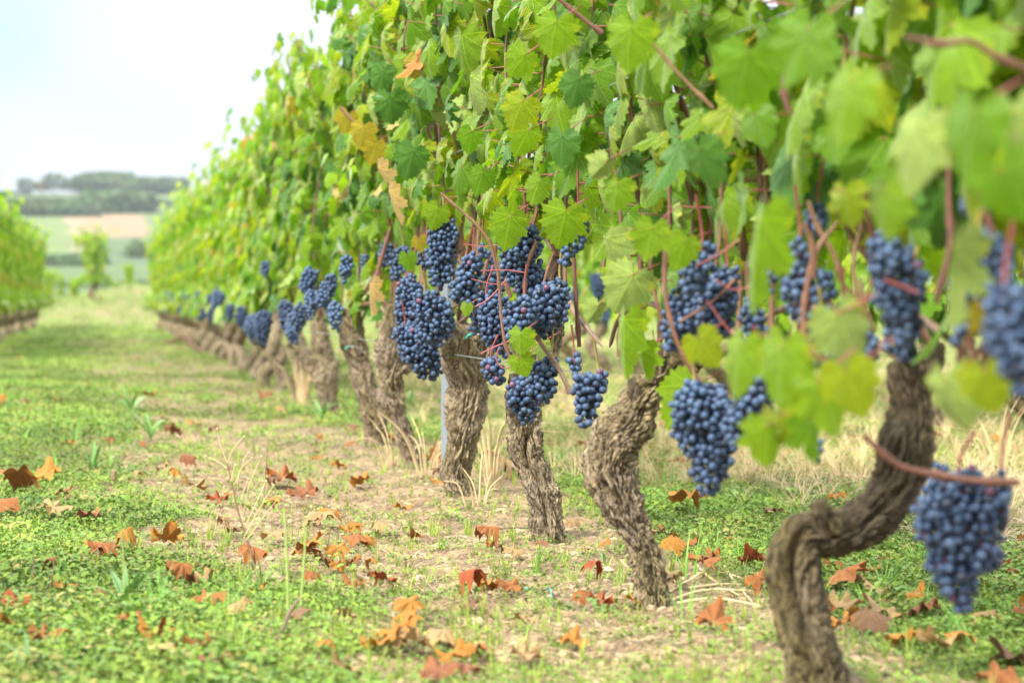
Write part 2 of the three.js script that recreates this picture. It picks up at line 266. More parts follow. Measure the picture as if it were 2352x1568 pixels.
{
  const field = (pts, c, c2) => ({ q: pts.map(([x, y]) => { const p = onHill(x, y); return [p.x, -p.z]; }), c, c2 });
  const inside = (q, x, y) => { let r = false; for (let i = 0, j = q.length - 1; i < q.length; j = i++) if ((q[i][1] > y) !== (q[j][1] > y) && x < (q[j][0] - q[i][0]) * (y - q[i][1]) / (q[j][1] - q[i][1]) + q[i][0]) r = !r; return r; };
  const pale = rgb(0.09, 0.13, 0.028), tan = rgb(0.20, 0.135, 0.07), row = rgb(0.06, 0.10, 0.03), mid = rgb(0.085, 0.13, 0.036), path = rgb(0.21, 0.15, 0.10), grey = rgb(0.12, 0.15, 0.11);
  const fields = [
    field([[60, 500], [150, 498], [205, 612], [90, 612]], pale), field([[148, 498], [168, 498], [226, 612], [203, 612]], path), field([[168, 492], [322, 492], [340, 542], [186, 548]], tan),
    field([[186, 548], [340, 542], [380, 612], [222, 612]], row, 1), field([[322, 480], [460, 470], [460, 590], [345, 545]], mid, 1), field([[20, 447], [200, 447], [200, 462], [20, 464]], mid), field([[250, 452], [300, 452], [300, 464], [250, 464]], mid),
    field([[320, 450], [420, 448], [430, 482], [330, 480]], mid),
  ];
  const ds = [], xs = []; for (let d = 78; d < 1700; d += d < 900 ? 6 : 40) ds.push(d); for (let x = -420; x <= 620; x += x > -90 && x < 60 ? 2.5 : 20) xs.push(x);
  const pos = [], col = [], uv = [], idx = [], c = new THREE.Color(), base = rgb(0.055, 0.095, 0.025), base2 = rgb(0.085, 0.12, 0.032);
  for (const d of ds) for (const x of xs) {
    pos.push(x, hillY(x, d), -d); uv.push(x / 40, d / 40);
    c.copy(base).lerp(base2, clamp(0.5 + 1.4 * fbm(x / 60, 1.7, d / 60, 3), 0, 1));
    for (const f of fields) if (inside(f.q, x, d)) { c.copy(f.c); if (f.c2 && Math.floor((x + d * 0.35) / 5) % 2) c.multiplyScalar(0.72); }
    c.multiplyScalar(0.92 + 0.3 * fbm(x / 14, 5.1, d / 14, 2)); col.push(c.r, c.g, c.b);
  }
  const w = xs.length; for (let j = 0; j < ds.length - 1; j++) for (let i = 0; i < w - 1; i++) { const a = j * w + i; idx.push(a, a + 1, a + w + 1, a, a + w + 1, a + w); }
  const g = new THREE.BufferGeometry(); g.setAttribute('position', new THREE.Float32BufferAttribute(pos, 3)); g.setAttribute('uv', new THREE.Float32BufferAttribute(uv, 2)); g.setAttribute('color', new THREE.Float32BufferAttribute(col, 3)); g.setIndex(idx); g.computeVertexNormals();
  tag(part('hillside', g, new THREE.MeshStandardMaterial({ color: rgb(1, 1, 1), vertexColors: true, roughness: 1 }), scene), 'hazy hillside with patchwork fields across the valley', 'hill', null, 'structure');

  // tree crowns of many small leaf clumps
  const r = makeRng(4), crown = (n, seed) => {
    const b = new Batch(), rr = makeRng(seed), q = new THREE.Quaternion(), card = new THREE.BufferGeometry();
    card.setAttribute('position', new THREE.Float32BufferAttribute([-0.5, -0.3, 0, 0.5, -0.35, 0.05, 0.35, 0.4, 0, -0.4, 0.35, 0.08], 3)); card.setIndex([0, 1, 2, 0, 2, 3]); card.computeVertexNormals();
    for (let i = 0; i < n; i++) { const v = V(rr() - 0.5, rr() - 0.5, rr() - 0.5).normalize(), k = Math.pow(rr(), 0.35), lump = 1 + 0.35 * noise(v.x * 2.3 + seed, v.y * 2.3, v.z * 2.3); q.setFromEuler(new THREE.Euler(rr() * 6, rr() * 6, rr() * 6)); b.add(card, new THREE.Matrix4().compose(V(v.x * k * lump * 0.5, v.y * k * lump * 0.42 + 0.5, v.z * k * lump * 0.5), q, V(1, 1, 1).multiplyScalar(0.13 + 0.08 * rr()))); }
    return b.build();
  };
  const crowns = [crown(150, 1), crown(150, 2)], wood = new THREE.MeshStandardMaterial({ color: rgb(0.07, 0.12, 0.04), side: THREE.DoubleSide, roughness: 1 }), woodTrunk = new THREE.MeshStandardMaterial({ color: rgb(0.12, 0.09, 0.06), roughness: 1 });
  function woodland(name, label, cat, list, k) {            // [px0, px1, py, depth rows, height m]
    const mats = [], q = new THREE.Quaternion();
    for (const [x0, x1, y0, rows, h, step] of list) for (let x = x0; x < x1; x += step * (0.7 + 0.6 * r())) for (let j = 0; j < rows; j++) {
      const p = onHill(x, y0), hh = h * (0.7 + 0.6 * r()); p.z -= j * 5 + r() * 4; p.x += (r() - 0.5) * 4; p.y = hillY(p.x, -p.z) - 1.2;
      q.setFromAxisAngle(V(0, 1, 0), r() * 6); mats.push(new THREE.Matrix4().compose(p, q, V(hh * (0.9 + 0.4 * r()), hh, hh * (0.9 + 0.4 * r()))));
    }
    const m = new THREE.InstancedMesh(crowns[k], wood, mats.length); mats.forEach((a, i) => { m.setMatrixAt(i, a); m.setColorAt(i, rgb(0.75 + 0.5 * r(), 0.8 + 0.4 * r(), 0.8 + 0.4 * r())); });
    m.name = name; m.castShadow = m.receiveShadow = true; scene.add(m); tag(m, label, cat, null, 'stuff');
  }
  woodland('hilltop_woodland', 'dark wood along the crest of the far hill', 'woodland', [[205, 290, 446, 3, 8.6, 3], [285, 410, 447, 3, 7, 3], [400, 470, 448, 2, 2.5, 4], [-30, 60, 448, 2, 2.5, 4]], 0);
  woodland('slope_woodland', 'dark wood on the slope below the hilltop', 'woodland', [[215, 335, 489, 3, 7, 3], [300, 335, 474, 2, 4, 3]], 1);
  woodland('hedge_woodland', 'dark tree belt above the pale field on the left', 'woodland', [[30, 195, 497, 3, 5.5, 3], [100, 180, 488, 2, 4, 4]], 0);
  woodland('valley_woodland', 'tree belt low on the hillside behind the lone vine', 'woodland', [[20, 480, 662, 2, 1.5, 3], [95, 215, 612, 3, 2.6, 3], [320, 480, 592, 3, 3.6, 4], [380, 460, 474, 2, 3, 4]], 1);
  [[58, 7, 'small round'], [95, 6, 'yellowish'], [124, 9, 'tall rounded'], [165, 7, 'low broad'], [184, 8, 'dark rounded']].forEach(([px, h, look]) => {
    const p = onHill(px, 448); p.y = hillY(p.x, -p.z); const t = thing('tree', p, `${look} tree standing on the skyline of the far hill`, 'tree', 'skyline trees');
    part('trunk', tubeGeo([V(0, -1, 0), V(0.1, h * 0.25, 0), V(0, h * 0.5, 0)], 0.35, 0.2, 4, 5), woodTrunk, t);
    const c = part('crown', crowns[px % 2], look === 'yellowish' ? new THREE.MeshStandardMaterial({ color: rgb(0.25, 0.20, 0.06), side: THREE.DoubleSide, roughness: 1 }) : wood, t); c.scale.set(h * 1.15, h * 0.95, h * 1.15); c.position.y = h * 0.08;
  });
}
// ---------------------------------------------------------------- low green cover, grass, straw, clods
{
  const r = makeRng(21), coverMat = phys({ color: rgb(1, 1, 1), roughness: 0.85, transmission: 0.3, thickness: 0, specularIntensity: 0.45 });
  function sprig(seed, n, spread, leaf, up) {                // a low weed: small oval leaves on short stems
    const rr = makeRng(seed), b = new Batch(), g = new THREE.BufferGeometry(), q = new THREE.Quaternion();
    g.setAttribute('position', new THREE.Float32BufferAttribute([0, 0, 0, 0.34, 0.3, 0.10, 0.42, 0.62, 0.08, 0.2, 0.95, 0, -0.2, 0.95, 0, -0.42, 0.62, 0.08, -0.34, 0.3, 0.10, 0, 0.5, 0], 3)); g.setIndex([0, 1, 7, 1, 2, 7, 2, 3, 7, 3, 4, 7, 4, 5, 7, 5, 6, 7, 6, 0, 7]); g.computeVertexNormals();
    for (let i = 0; i < n; i++) {
      const a = rr() * 6.283, R = Math.sqrt(rr()) * spread, h = up * (0.2 + 0.8 * rr()), s = leaf * (0.6 + 0.7 * rr());
      q.setFromEuler(new THREE.Euler(-1.25 + (rr() - 0.5) * 1.1, a + (rr() - 0.5) * 2, (rr() - 0.5) * 0.9, 'YXZ')); b.add(g, new THREE.Matrix4().compose(V(Math.cos(a) * R, h, Math.sin(a) * R), q, V(s, s, s)));
    }
    return b.build();
  }
  function blades(seed, n, spread, h, w, bend) {              // a tuft of narrow blades
    const rr = makeRng(seed), b = new Batch();
    for (let i = 0; i < n; i++) {
      const a = rr() * 6.283, R = rr() * spread, H = h * (0.45 + 0.75 * rr()), L = bend * (0.3 + rr()) * H, x = Math.cos(a), z = Math.sin(a), pos = [], idx = [], ww = w * (0.7 + 0.6 * rr()), px = -z, pz = x;
      for (let k = 0; k < 4; k++) { const t = k / 3, o = L * t * t, y = H * t * (1 - 0.18 * bend * t), wd = ww * (1 - t * 0.9) / 2; pos.push(x * (R + o) + px * wd, y, z * (R + o) + pz * wd, x * (R + o) - px * wd, y, z * (R + o) - pz * wd); if (k < 3) idx.push(k * 2, k * 2 + 1, k * 2 + 3, k * 2, k * 2 + 3, k * 2 + 2); }
      const g = new THREE.BufferGeometry(); g.setAttribute('position', new THREE.Float32BufferAttribute(pos, 3)); g.setIndex(idx); g.computeVertexNormals(); b.add(g, new THREE.Matrix4());
    }
    return b.build();
  }
  function scatter(name, label, cat, geo, mat, n, spot, tint, size) {
    const list = [], q = new THREE.Quaternion(), up = V(0, 1, 0); let guard = n * 30;
    while (list.length < n && guard--) { const s = spot(); if (!s) continue; const [x, d, k = 1] = s; q.setFromAxisAngle(up, r() * 6.283); const c = size(d) * k; list.push([new THREE.Matrix4().compose(V(x, groundY(x, -d) - 0.002, -d), q, V(c, c * (0.8 + 0.4 * r()), c)), tint(x, d)]); }
    const m = new THREE.InstancedMesh(geo, mat, list.length); list.forEach(([a, c], i) => { m.setMatrixAt(i, a); m.setColorAt(i, c); });
    m.name = numbered(name); m.castShadow = m.receiveShadow = true; scene.add(m); return tag(m, label, cat, null, 'stuff');
  }
  // a place in view between depths d0 and d1, more of them near
  const seen = (d0, d1) => { const u = r(), d = d0 * Math.pow(d1 / d0, u), a = Math.atan(936 / F), c = Math.tan(a) , x = d * (c + (r() - 0.5) * 0.68) - 0.1 * r(); return [x, d]; };
  const greenTint = (x, d) => { const k = r(), w = clamp(0.5 + 1.5 * noise(x * 1.3, 2.2, d * 1.1), 0, 1), c = k < 0.45 ? rgb(0.22, 0.375, 0.05) : k < 0.72 ? rgb(0.305, 0.43, 0.055) : k < 0.90 ? rgb(0.18, 0.32, 0.075) : rgb(0.42, 0.38, 0.11); return c.multiplyScalar(0.50 + 0.36 * w).multiplyScalar(0.75 + 0.4 * r()); };
  const keep = (pw) => (s) => { const b = bareness(s[0], s[1]); return r() < (Math.pow(1 - b, pw) + 0.02) * (1 - 0.75 * smooth(1.3, 1.8, s[0]) * smooth(5, 6.5, s[1]) * (1 - smooth(30, 45, s[1]))) ? s : null; };
  const k1 = keep(1.9);
  const weedA = sprig(1, 26, 0.036, 0.0066, 0.018), weedB = sprig(2, 22, 0.04, 0.0095, 0.026), weedC = sprig(3, 34, 0.1, 0.019, 0.045), weedD = sprig(5, 26, 0.022, 0.0056, 0.010);
  scatter('weed_cover', 'small round-leaved weeds covering the ground', 'weeds', weedA, coverMat, 25000, () => k1(seen(2.55, 9)), greenTint, () => 0.7 + 0.7 * r());
  scatter('clover_cover', 'low clover-like plants between the weeds', 'weeds', weedD, coverMat, 15000, () => k1(seen(2.55, 8)), (x, d) => greenTint(x, d).lerp(rgb(0.36, 0.50, 0.12), 0.3), () => 0.8 + 0.8 * r());
  scatter('leafy_weed', 'taller leafy weeds growing in loose patches', 'weeds', weedB, coverMat, 3000, () => { const s = k1(seen(2.6, 14)); return s && noise(s[0] * 1.9, 7.7, s[1] * 1.6) > -0.05 + (s[0] < 0.1 || s[0] > 1.4 ? -0.25 : 0) ? s : null; }, greenTint, () => 0.8 + 0.8 * r());
  scatter('turf', 'mown green turf of the aisle farther back', 'grass', weedC, coverMat, 22000, () => k1(seen(8, 36)), (x, d) => greenTint(x, d), (d) => 0.45 + 0.02 * d * (0.5 + 0.5 * r()));
  scatter('far_turf', 'pale green turf at the far end of the aisle', 'grass', weedC, coverMat, 9000, () => { const s = seen(28, 84); return s[0] < 0.75 || s[1] > 42 || r() < 0.3 ? s : null; }, (x, d) => greenTint(x, d).lerp(rgb(0.34, 0.46, 0.14), 0.4), (d) => 0.9 + 0.02 * d);
  const bladeMat = phys({ color: rgb(1, 1, 1), roughness: 0.7, transmission: 0.35, thickness: 0 });
  const gA = blades(1, 7, 0.014, 0.06, 0.0035, 0.35), gB = blades(2, 12, 0.03, 0.11, 0.0045, 0.6);
  scatter('grass', 'thin upright young grass blades on the bare soil', 'grass', gA, bladeMat, 900, () => { const s = seen(2.6, 9); return bareness(...s) > 0.25 && noise(s[0] * 2.4, 3.1, s[1] * 2) > -0.1 ? s : null; }, () => rgb(0.34, 0.48, 0.05).multiplyScalar(0.6 + 0.5 * r()), () => 0.4 + 0.7 * r());
  scatter('grass', 'fine short grass mixed into the weeds of the aisle', 'grass', gA, bladeMat, 5200, () => seen(2.6, 13), () => rgb(0.32, 0.42, 0.08).multiplyScalar(0.55 + 0.6 * r()), () => 0.3 + 0.5 * r());
  scatter('grass', 'longer green grass in tufts along the aisle', 'grass', gB, bladeMat, 260, () => { const s = seen(2.8, 20); return noise(s[0] * 1.2, 8.1, s[1] * 1.1) > 0.12 && r() < 1.1 - bareness(...s) ? s : null; }, () => rgb(0.20, 0.42, 0.06).multiplyScalar(0.7 + 0.6 * r()), (d) => 0.4 + 0.5 * r() + d * 0.02);
  const straw = () => rgb(0.58, 0.44, 0.24).multiplyScalar(0.7 + 0.5 * r()), strawMat = phys({ color: rgb(1, 1, 1), roughness: 0.8, transmission: 0.15, thickness: 0 });
  const flat = blades(7, 5, 0.02, 0.02, 0.0022, 6), tall = blades(8, 12, 0.03, 0.15, 0.0026, 0.9);
  scatter('dry_grass', 'thin dry straw bits lying over soil and weeds', 'dry grass', flat, strawMat, 5200, () => seen(2.6, 14), straw, () => 0.5 + 0.8 * r());
  scatter('dry_grass', 'dry standing grass on the ground behind the vine row', 'dry grass', tall, strawMat, 1700, () => { const s = seen(3.2, 15); return s[0] > 1.35 && r() < smooth(1.9, 2.5, s[0] + 0.7 * smooth(4.6, 6.5, s[1])) * (0.3 + smooth(-0.1, 0.2, noise(s[0] * 1.5, 1, s[1] * 1.5))) ? s : null; }, straw, () => 0.5 + 0.7 * r());
  // hay lying behind the nearest vine
  scatter('hay', 'brown hay lying in a swath behind the nearest trunk', 'hay', blades(9, 14, 0.05, 0.06, 0.004, 3), strawMat, 420, () => { const x = 1.9 + r() * 1.5, d = 3.6 + r() * 2.4; return Math.abs(x - 2.55 - 0.1 * (d - 4)) < 0.5 * r() + 0.25 ? [x, d] : null; }, () => rgb(0.44, 0.31, 0.19).multiplyScalar(0.6 + 0.6 * r()), () => 0.9 + 0.9 * r());
  const clodMat = new THREE.MeshStandardMaterial({ color: rgb(1, 1, 1), roughness: 0.97 }), clod = (seed, w) => { const g = new THREE.IcosahedronGeometry(w, 3), p = g.attributes.position, v = V(0, 0, 0); for (let i = 0; i < p.count; i++) { v.fromBufferAttribute(p, i); const k = 1 + 0.35 * noise(v.x / w * 1.5 + seed, v.y / w * 1.5, v.z / w * 1.5) + 0.22 * noise(v.x / w * 4, v.y / w * 4 + seed, v.z / w * 4); p.setXYZ(i, v.x * k, v.y * k * 0.62, v.z * k); } g.computeVertexNormals(); return g; };
  scatter('soil_crumbs', 'crumbs of dry soil on the bare strip under the vines', 'soil', clod(3, 0.009), clodMat, 4200, () => { const s = seen(2.6, 7.5); return r() < bareness(...s) * 0.8 ? s : null; }, () => rgb(0.40, 0.295, 0.175).multiplyScalar(0.65 + 0.4 * r()), () => 0.3 + 1.3 * r() * r());
  const pos = [[1190, 1205, 30], [1150, 1165, 22], [1090, 1395, 34], [1030, 1440, 40], [1100, 1480, 44], [965, 1310, 30], [1390, 1300, 26], [1330, 1270, 24], [1700, 1420, 30], [860, 1330, 30], [1440, 1345, 20], [1980, 1500, 40], [2060, 1530, 34], [1640, 1400, 26], [1010, 1235, 24], [1170, 1260, 20]];
  pos.forEach(([x, y, s], i) => { const p = G(x, y), D = proj(p).D, o = part('soil_clod', clod(20 + (i % 5), 1), M.clod ??= new THREE.MeshStandardMaterial({ color: rgb(0.42, 0.315, 0.20), roughness: 0.97 }), scene); o.scale.setScalar(s * D / F * 0.75); o.position.set(p.x, groundY(p.x, p.z) - s * D / F * 0.12, p.z); o.rotation.y = i * 1.7; tag(o, i < 1 ? 'large crumbly soil clod left of the slim trunk foot' : 'lump of dry soil on the bare strip under the near vines', 'soil clod', i < 1 ? null : 'soil clods on the bare strip'); });
}
// ---------------------------------------------------------------- gnarled wood
const PALETTE = {
  grey: [rgb(0.64, 0.53, 0.36), rgb(0.48, 0.385, 0.25), rgb(0.52, 0.42, 0.34), rgb(0.46, 0.39, 0.19)],
  dark: [rgb(0.38, 0.315, 0.19), rgb(0.22, 0.175, 0.11), rgb(0.42, 0.345, 0.27), rgb(0.32, 0.265, 0.10)],
};
function gnarl(ctrl, o = {}) {
  const { seed = 1, rad = 96, ds = 0.005, pal = PALETTE.grey, twist = 3, deep = 1, crack = null, knots = [], mossTop = 0, scale = 1 } = o;
  const curve = new THREE.CatmullRomCurve3(ctrl.map((c) => c.p), false, 'catmullrom', 0.5), L = curve.getLength(), n = Math.max(8, Math.ceil(L / ds)), fr = curve.computeFrenetFrames(n);
  const pos = [], uv = [], col = [], idx = [], c = new THREE.Vector3(), q = new THREE.Vector3(), tint = new THREE.Color(), Z = seed * 13.7;
  const capN = Math.max(3, Math.ceil((o.cap ?? 0.5) * ctrl[ctrl.length - 1].r / ds));
  for (let i = 0; i <= n + capN; i++) {
    const ii = Math.min(i, n), u = ii / n, t = curve.getUtoTmapping(u), f = t * (ctrl.length - 1), k = Math.min(ctrl.length - 2, Math.floor(f)), w = f - k, ww = w * w * (3 - 2 * w);
    let r = lerp(ctrl[k].r, ctrl[k + 1].r, ww); curve.getPoint(t, c);
    const e = i > n ? (i - n) / capN : 0; let s = u * L;
    if (e) { s += e * capN * ds; c.addScaledVector(fr.tangents[n], Math.sin(e * 1.57) * (o.cap ?? 0.5) * r); r *= Math.sqrt(Math.max(0, 1 - e * e)); }
    const N = fr.normals[ii], B = fr.binormals[ii];
    for (let j = 0; j <= rad; j++) {
      const th = j / rad * 2 * Math.PI, a = th + twist * s + 0.9 * noise(s * 7, Z, 1), ca = Math.cos(th), sa = Math.sin(th), cb = Math.cos(a), sb = Math.sin(a);
      q.copy(N).multiplyScalar(ca).addScaledVector(B, sa);
      const lx = c.x + q.x * r, ly = c.y + q.y * r, lz = c.z + q.z * r;
      let R = r * (1 + 0.30 * noise(lx * 8 + Z, ly * 8, lz * 8) + 0.17 * noise(lx * 19, ly * 19 + Z, lz * 19));
      const warp = 0.95 * noise(lx * 11, ly * 11, lz * 11 + Z) + 0.3 * noise(lx * 30, ly * 30 + Z, lz * 30);
      const n1 = noise(cb * 2.6 + warp, sb * 2.6, s * 7 + Z), n2 = noise(cb * 5.5 + warp * 1.5, sb * 5.5 + Z, s * 22), n3 = noise(cb * 12 + warp * 2, sb * 12, s * 55 + Z), n4 = noise(lx * 110, ly * 70, lz * 110);
      const cr = (x, wd) => 1 - smooth(0, wd, Math.abs(x));
      R += deep * scale * (-0.009 * cr(n1, 0.16) - 0.0065 * cr(n2, 0.2) - 0.0045 * cr(n3, 0.3) + 0.007 * n2 + 0.004 * n3 + 0.002 * n4) * Math.min(1, r / 0.03);
      if (crack) for (const [th0, s0, s1, dp, wd] of crack) { let dth = Math.atan2(Math.sin(th - th0 - 0.5 * noise(s * 11, 3, Z)), Math.cos(th - th0 - 0.5 * noise(s * 11, 3, Z))); R -= dp * Math.exp(-dth * dth / (wd * wd)) * smooth(s0, s0 + 0.04, s) * (1 - smooth(s1 - 0.04, s1, s)); }
      for (const [th0, s0, hgt, size] of knots) { const dth = Math.atan2(Math.sin(th - th0), Math.cos(th - th0)) * r, dd = Math.hypot(dth, s - s0) / size; R += hgt * Math.exp(-dd * dd) - 0.6 * hgt * Math.exp(-dd * dd * 9); }
      if (e > 0.98) R = 0;
      pos.push(c.x + q.x * R, c.y + q.y * R, c.z + q.z * R); uv.push(j / rad * 2, s / 0.16);
      const m1 = clamp(0.5 + 1.4 * fbm(lx * 7 + Z, ly * 5, lz * 7, 3), 0, 1), m2 = smooth(0.05, 0.3, fbm(lx * 13, ly * 9 + Z, lz * 13, 3)), m3 = smooth(0.02, 0.25, noise(lx * 6, ly * 6 + 4, lz * 6 + Z));
      tint.copy(pal[0]).lerp(pal[1], m1).lerp(pal[2], m2 * 0.7).lerp(pal[3], m3 * 0.6);
      if (mossTop) tint.lerp(rgb(0.11, 0.088, 0.055), mossTop * smooth(0.15, 0.75, s / L + 0.35 * fbm(lx * 16, ly * 16, lz * 16, 3)) * (1 - smooth(0.68, 0.9, s / L)));
      col.push(tint.r, tint.g, tint.b);
    }
  }
  const rows = n + capN, w = rad + 1;
  for (let i = 0; i < rows; i++) for (let j = 0; j < rad; j++) { const a = i * w + j; idx.push(a, a + 1, a + w + 1, a, a + w + 1, a + w); }
  const g = new THREE.BufferGeometry(); g.setAttribute('position', new THREE.Float32BufferAttribute(pos, 3)); g.setAttribute('uv', new THREE.Float32BufferAttribute(uv, 2)); g.setAttribute('color', new THREE.Float32BufferAttribute(col, 3)); g.setIndex(idx); g.computeVertexNormals();
  const nn = g.attributes.normal; for (let i = 0; i <= rows; i++) { const a = i * w, b = a + rad; q.set(nn.getX(a) + nn.getX(b), nn.getY(a) + nn.getY(b), nn.getZ(a) + nn.getZ(b)).normalize(); nn.setXYZ(a, q.x, q.y, q.z); nn.setXYZ(b, q.x, q.y, q.z); }
  return g;
}
const limb = (D, list) => list.map(([px, py, r, dd = 0]) => ({ p: P(px, py, D + dd), r: r * (D + dd) / F }));

// ---------------------------------------------------------------- vines
const ROW = 1.05, toCam = (p) => camP.clone().sub(p).normalize();
const latD = (px, lat) => lat * F / (px - 240);
function leafMatrix(j, tip, nrm, s) {
  const t = tip.clone().normalize(), r = t.clone().cross(nrm).normalize(), n = r.clone().cross(t).normalize();
  return new THREE.Matrix4().makeBasis(r.multiplyScalar(s), t.multiplyScalar(s), n.multiplyScalar(s)).setPosition(j);
}
function pickLeafMat(r, y, warm) { const q = r() * (warm ? 0.985 : 1); if (q < 0.13 - 0.08 * warm) return 0; if (q < 0.40 - 0.16 * warm) return 1; if (q < 0.70 - 0.06 * warm) return 2; if (q < 0.87) return 3; if (q < 0.98 - 0.05 * warm) return 4; if (q < 0.99) return 5; if (q < 0.996) return 6; return 7; }
// leaves along the shoots: [matrix, material number, cane point]
function growLeaves(shoots, r, o) {
  const out = [];
  for (const c of shoots) {
    const L = c.getLength(), step = o.step ?? 0.068; let side = r() < 0.5 ? 1 : -1;
    for (let s = 0.05; s < L; s += step * (0.8 + 0.4 * r())) {
      const a = c.getPointAt(Math.min(1, s / L)); side = -side;
      const low = a.y < o.bottom; if (low && r() > (o.lowLeaf ?? 0.1)) continue;
      for (let k = 0; k < (r() < (o.lateral ?? 0.6) ? 2 : 1); k++) {
        const sx = k ? (r() < 0.5 ? 1 : -1) : side, pd = V(sx * (0.55 + 0.5 * r()), 0.35 * r() - 0.05, (r() - 0.5) * 1.9).normalize(), pl = (0.045 + 0.06 * r()) * (k ? 0.8 + r() * 0.9 : 1);
        const j = a.clone().addScaledVector(pd, pl), size = (k ? 0.052 + 0.04 * r() : 0.076 + 0.05 * r()) * (o.size ?? 1) * (a.y > 1.6 ? 0.75 : 1);
        const tip = V(pd.x * 0.5 * r() + (r() - 0.5) * 0.5, -1 + r() * 0.55, pd.z * 0.35 + (r() - 0.5) * 0.9), nrm = V(sx * (0.7 + 0.5 * r()), 0.1 + 0.75 * r(), (r() - 0.5) * 1.7);
        out.push({ m: leafMatrix(j, tip, nrm, size), mat: pickLeafMat(r, a.y, o.warm ?? 0), from: a, at: j, size });
      }
    }
  }
  return out;
}
const petioleM = (l, root) => {                              // petiole from the leaf back to its cane, in the leaf's own axes
  const inv = l.m.clone().invert(), d = l.from.clone().applyMatrix4(inv), len = d.length(), q = new THREE.Quaternion().setFromUnitVectors(V(0, 1, 0), d.normalize()), w = 0.0011 / l.size;
  return { q, len, w };
};
function addLeaf(l, root, r, withPetiole, label) {
  const m = part('leaf', LEAF[l.v ?? Math.floor(r() * LEAF.length)], M.leaf[l.mat], root); if (label) m.userData.label = label;
  const mm = l.m.clone().setPosition(l.at.clone().sub(root.position)); mm.decompose(m.position, m.quaternion, m.scale);
  if (withPetiole) { const { q, len, w } = petioleM(l), p = part('petiole', PETIOLE, M.petiole, m); p.quaternion.copy(q); p.scale.set(w, len, w); }
  return m;
}
function massOf(leaves, root, r) {
  const b = new Batch(), inv = new THREE.Matrix4().makeTranslation(-root.position.x, -root.position.y, -root.position.z), c = new THREE.Color();
  for (const l of leaves) { c.copy(LEAFCOL[l.mat]).multiplyScalar(0.9 + 0.2 * r()); b.add(LEAFLO[Math.floor(r() * LEAFLO.length)], inv.clone().multiply(l.m), c); }
  return b.build();
}
const VINES = [];
const CLEAR = [[1545, 560, 1700, 800], [1720, 580, 1800, 700], [1790, 560, 1920, 780], [1990, 540, 2130, 820], [2190, 540, 2400, 900], [885, 520, 1300, 790], [1290, 470, 1360, 600], [1530, 900, 1790, 1130], [1840, 480, 1900, 550], [2080, 1080, 2340, 1420], [1100, 780, 1420, 985]];
const inClear = (l) => { if (l.at.x > ROW - 0.03) return false; const q = proj(l.at.clone().add(V(0, -l.size * 0.45, 0))), m = l.size * 0.4 * F / q.D; return CLEAR.some(([a, b, c, d]) => q.x > a - m && q.x < c + m && q.y > b - m * 0.6 && q.y < d + m * 0.5); };
const FLAKE = [0, 1, 2].map((k) => { const pos = [], uv = [], idx = []; for (let i = 0; i < 6; i++) { const t = i / 5, w = 0.11 * Math.sin(Math.PI * (0.12 + 0.8 * t)) * (1 + 0.4 * Math.sin(t * 9 + k)), o = (k + 1) * 0.11 * t * t; pos.push(-w, t - 0.2, o, w * 0.8, t - 0.2, o + 0.03); uv.push(0, t, 0.2, t); if (i < 5) idx.push(i * 2, i * 2 + 1, i * 2 + 3, i * 2, i * 2 + 3, i * 2 + 2); } const g = new THREE.BufferGeometry(); g.setAttribute('position', new THREE.Float32BufferAttribute(pos, 3)); g.setAttribute('uv', new THREE.Float32BufferAttribute(uv, 2)); g.setIndex(idx); g.computeVertexNormals(); return g; });
const flakeMat = PALETTE.grey.slice(0, 3).map((c) => new THREE.MeshStandardMaterial({ color: c.clone().multiplyScalar(0.85), map: barkMap, roughness: 0.95, side: THREE.DoubleSide }));
function flakes(trunk, n, r, root) {                          // loose strips of bark standing off the wood
  const p = trunk.geometry.attributes.position, nn = trunk.geometry.attributes.normal, a = V(0, 0, 0), b = V(0, 0, 0);
  for (let i = 0; i < n; i++) {
    const k = Math.floor((0.12 + 0.8 * r()) * p.count); a.fromBufferAttribute(p, k); b.fromBufferAttribute(nn, k); if (b.lengthSq() < 0.5 || b.x > 0.5) continue;
    const t = V((r() - 0.5) * 0.6, r() < 0.7 ? -1 : 1, (r() - 0.5) * 0.6), f = part('bark_flake', FLAKE[i % 3], flakeMat[Math.floor(r() * 3)], trunk), s = 0.014 + 0.02 * r();
    leafMatrix(a.addScaledVector(b, 0.001), t.addScaledVector(b, -t.dot(b)), b, s).decompose(f.position, f.quaternion, f.scale);
  }
}
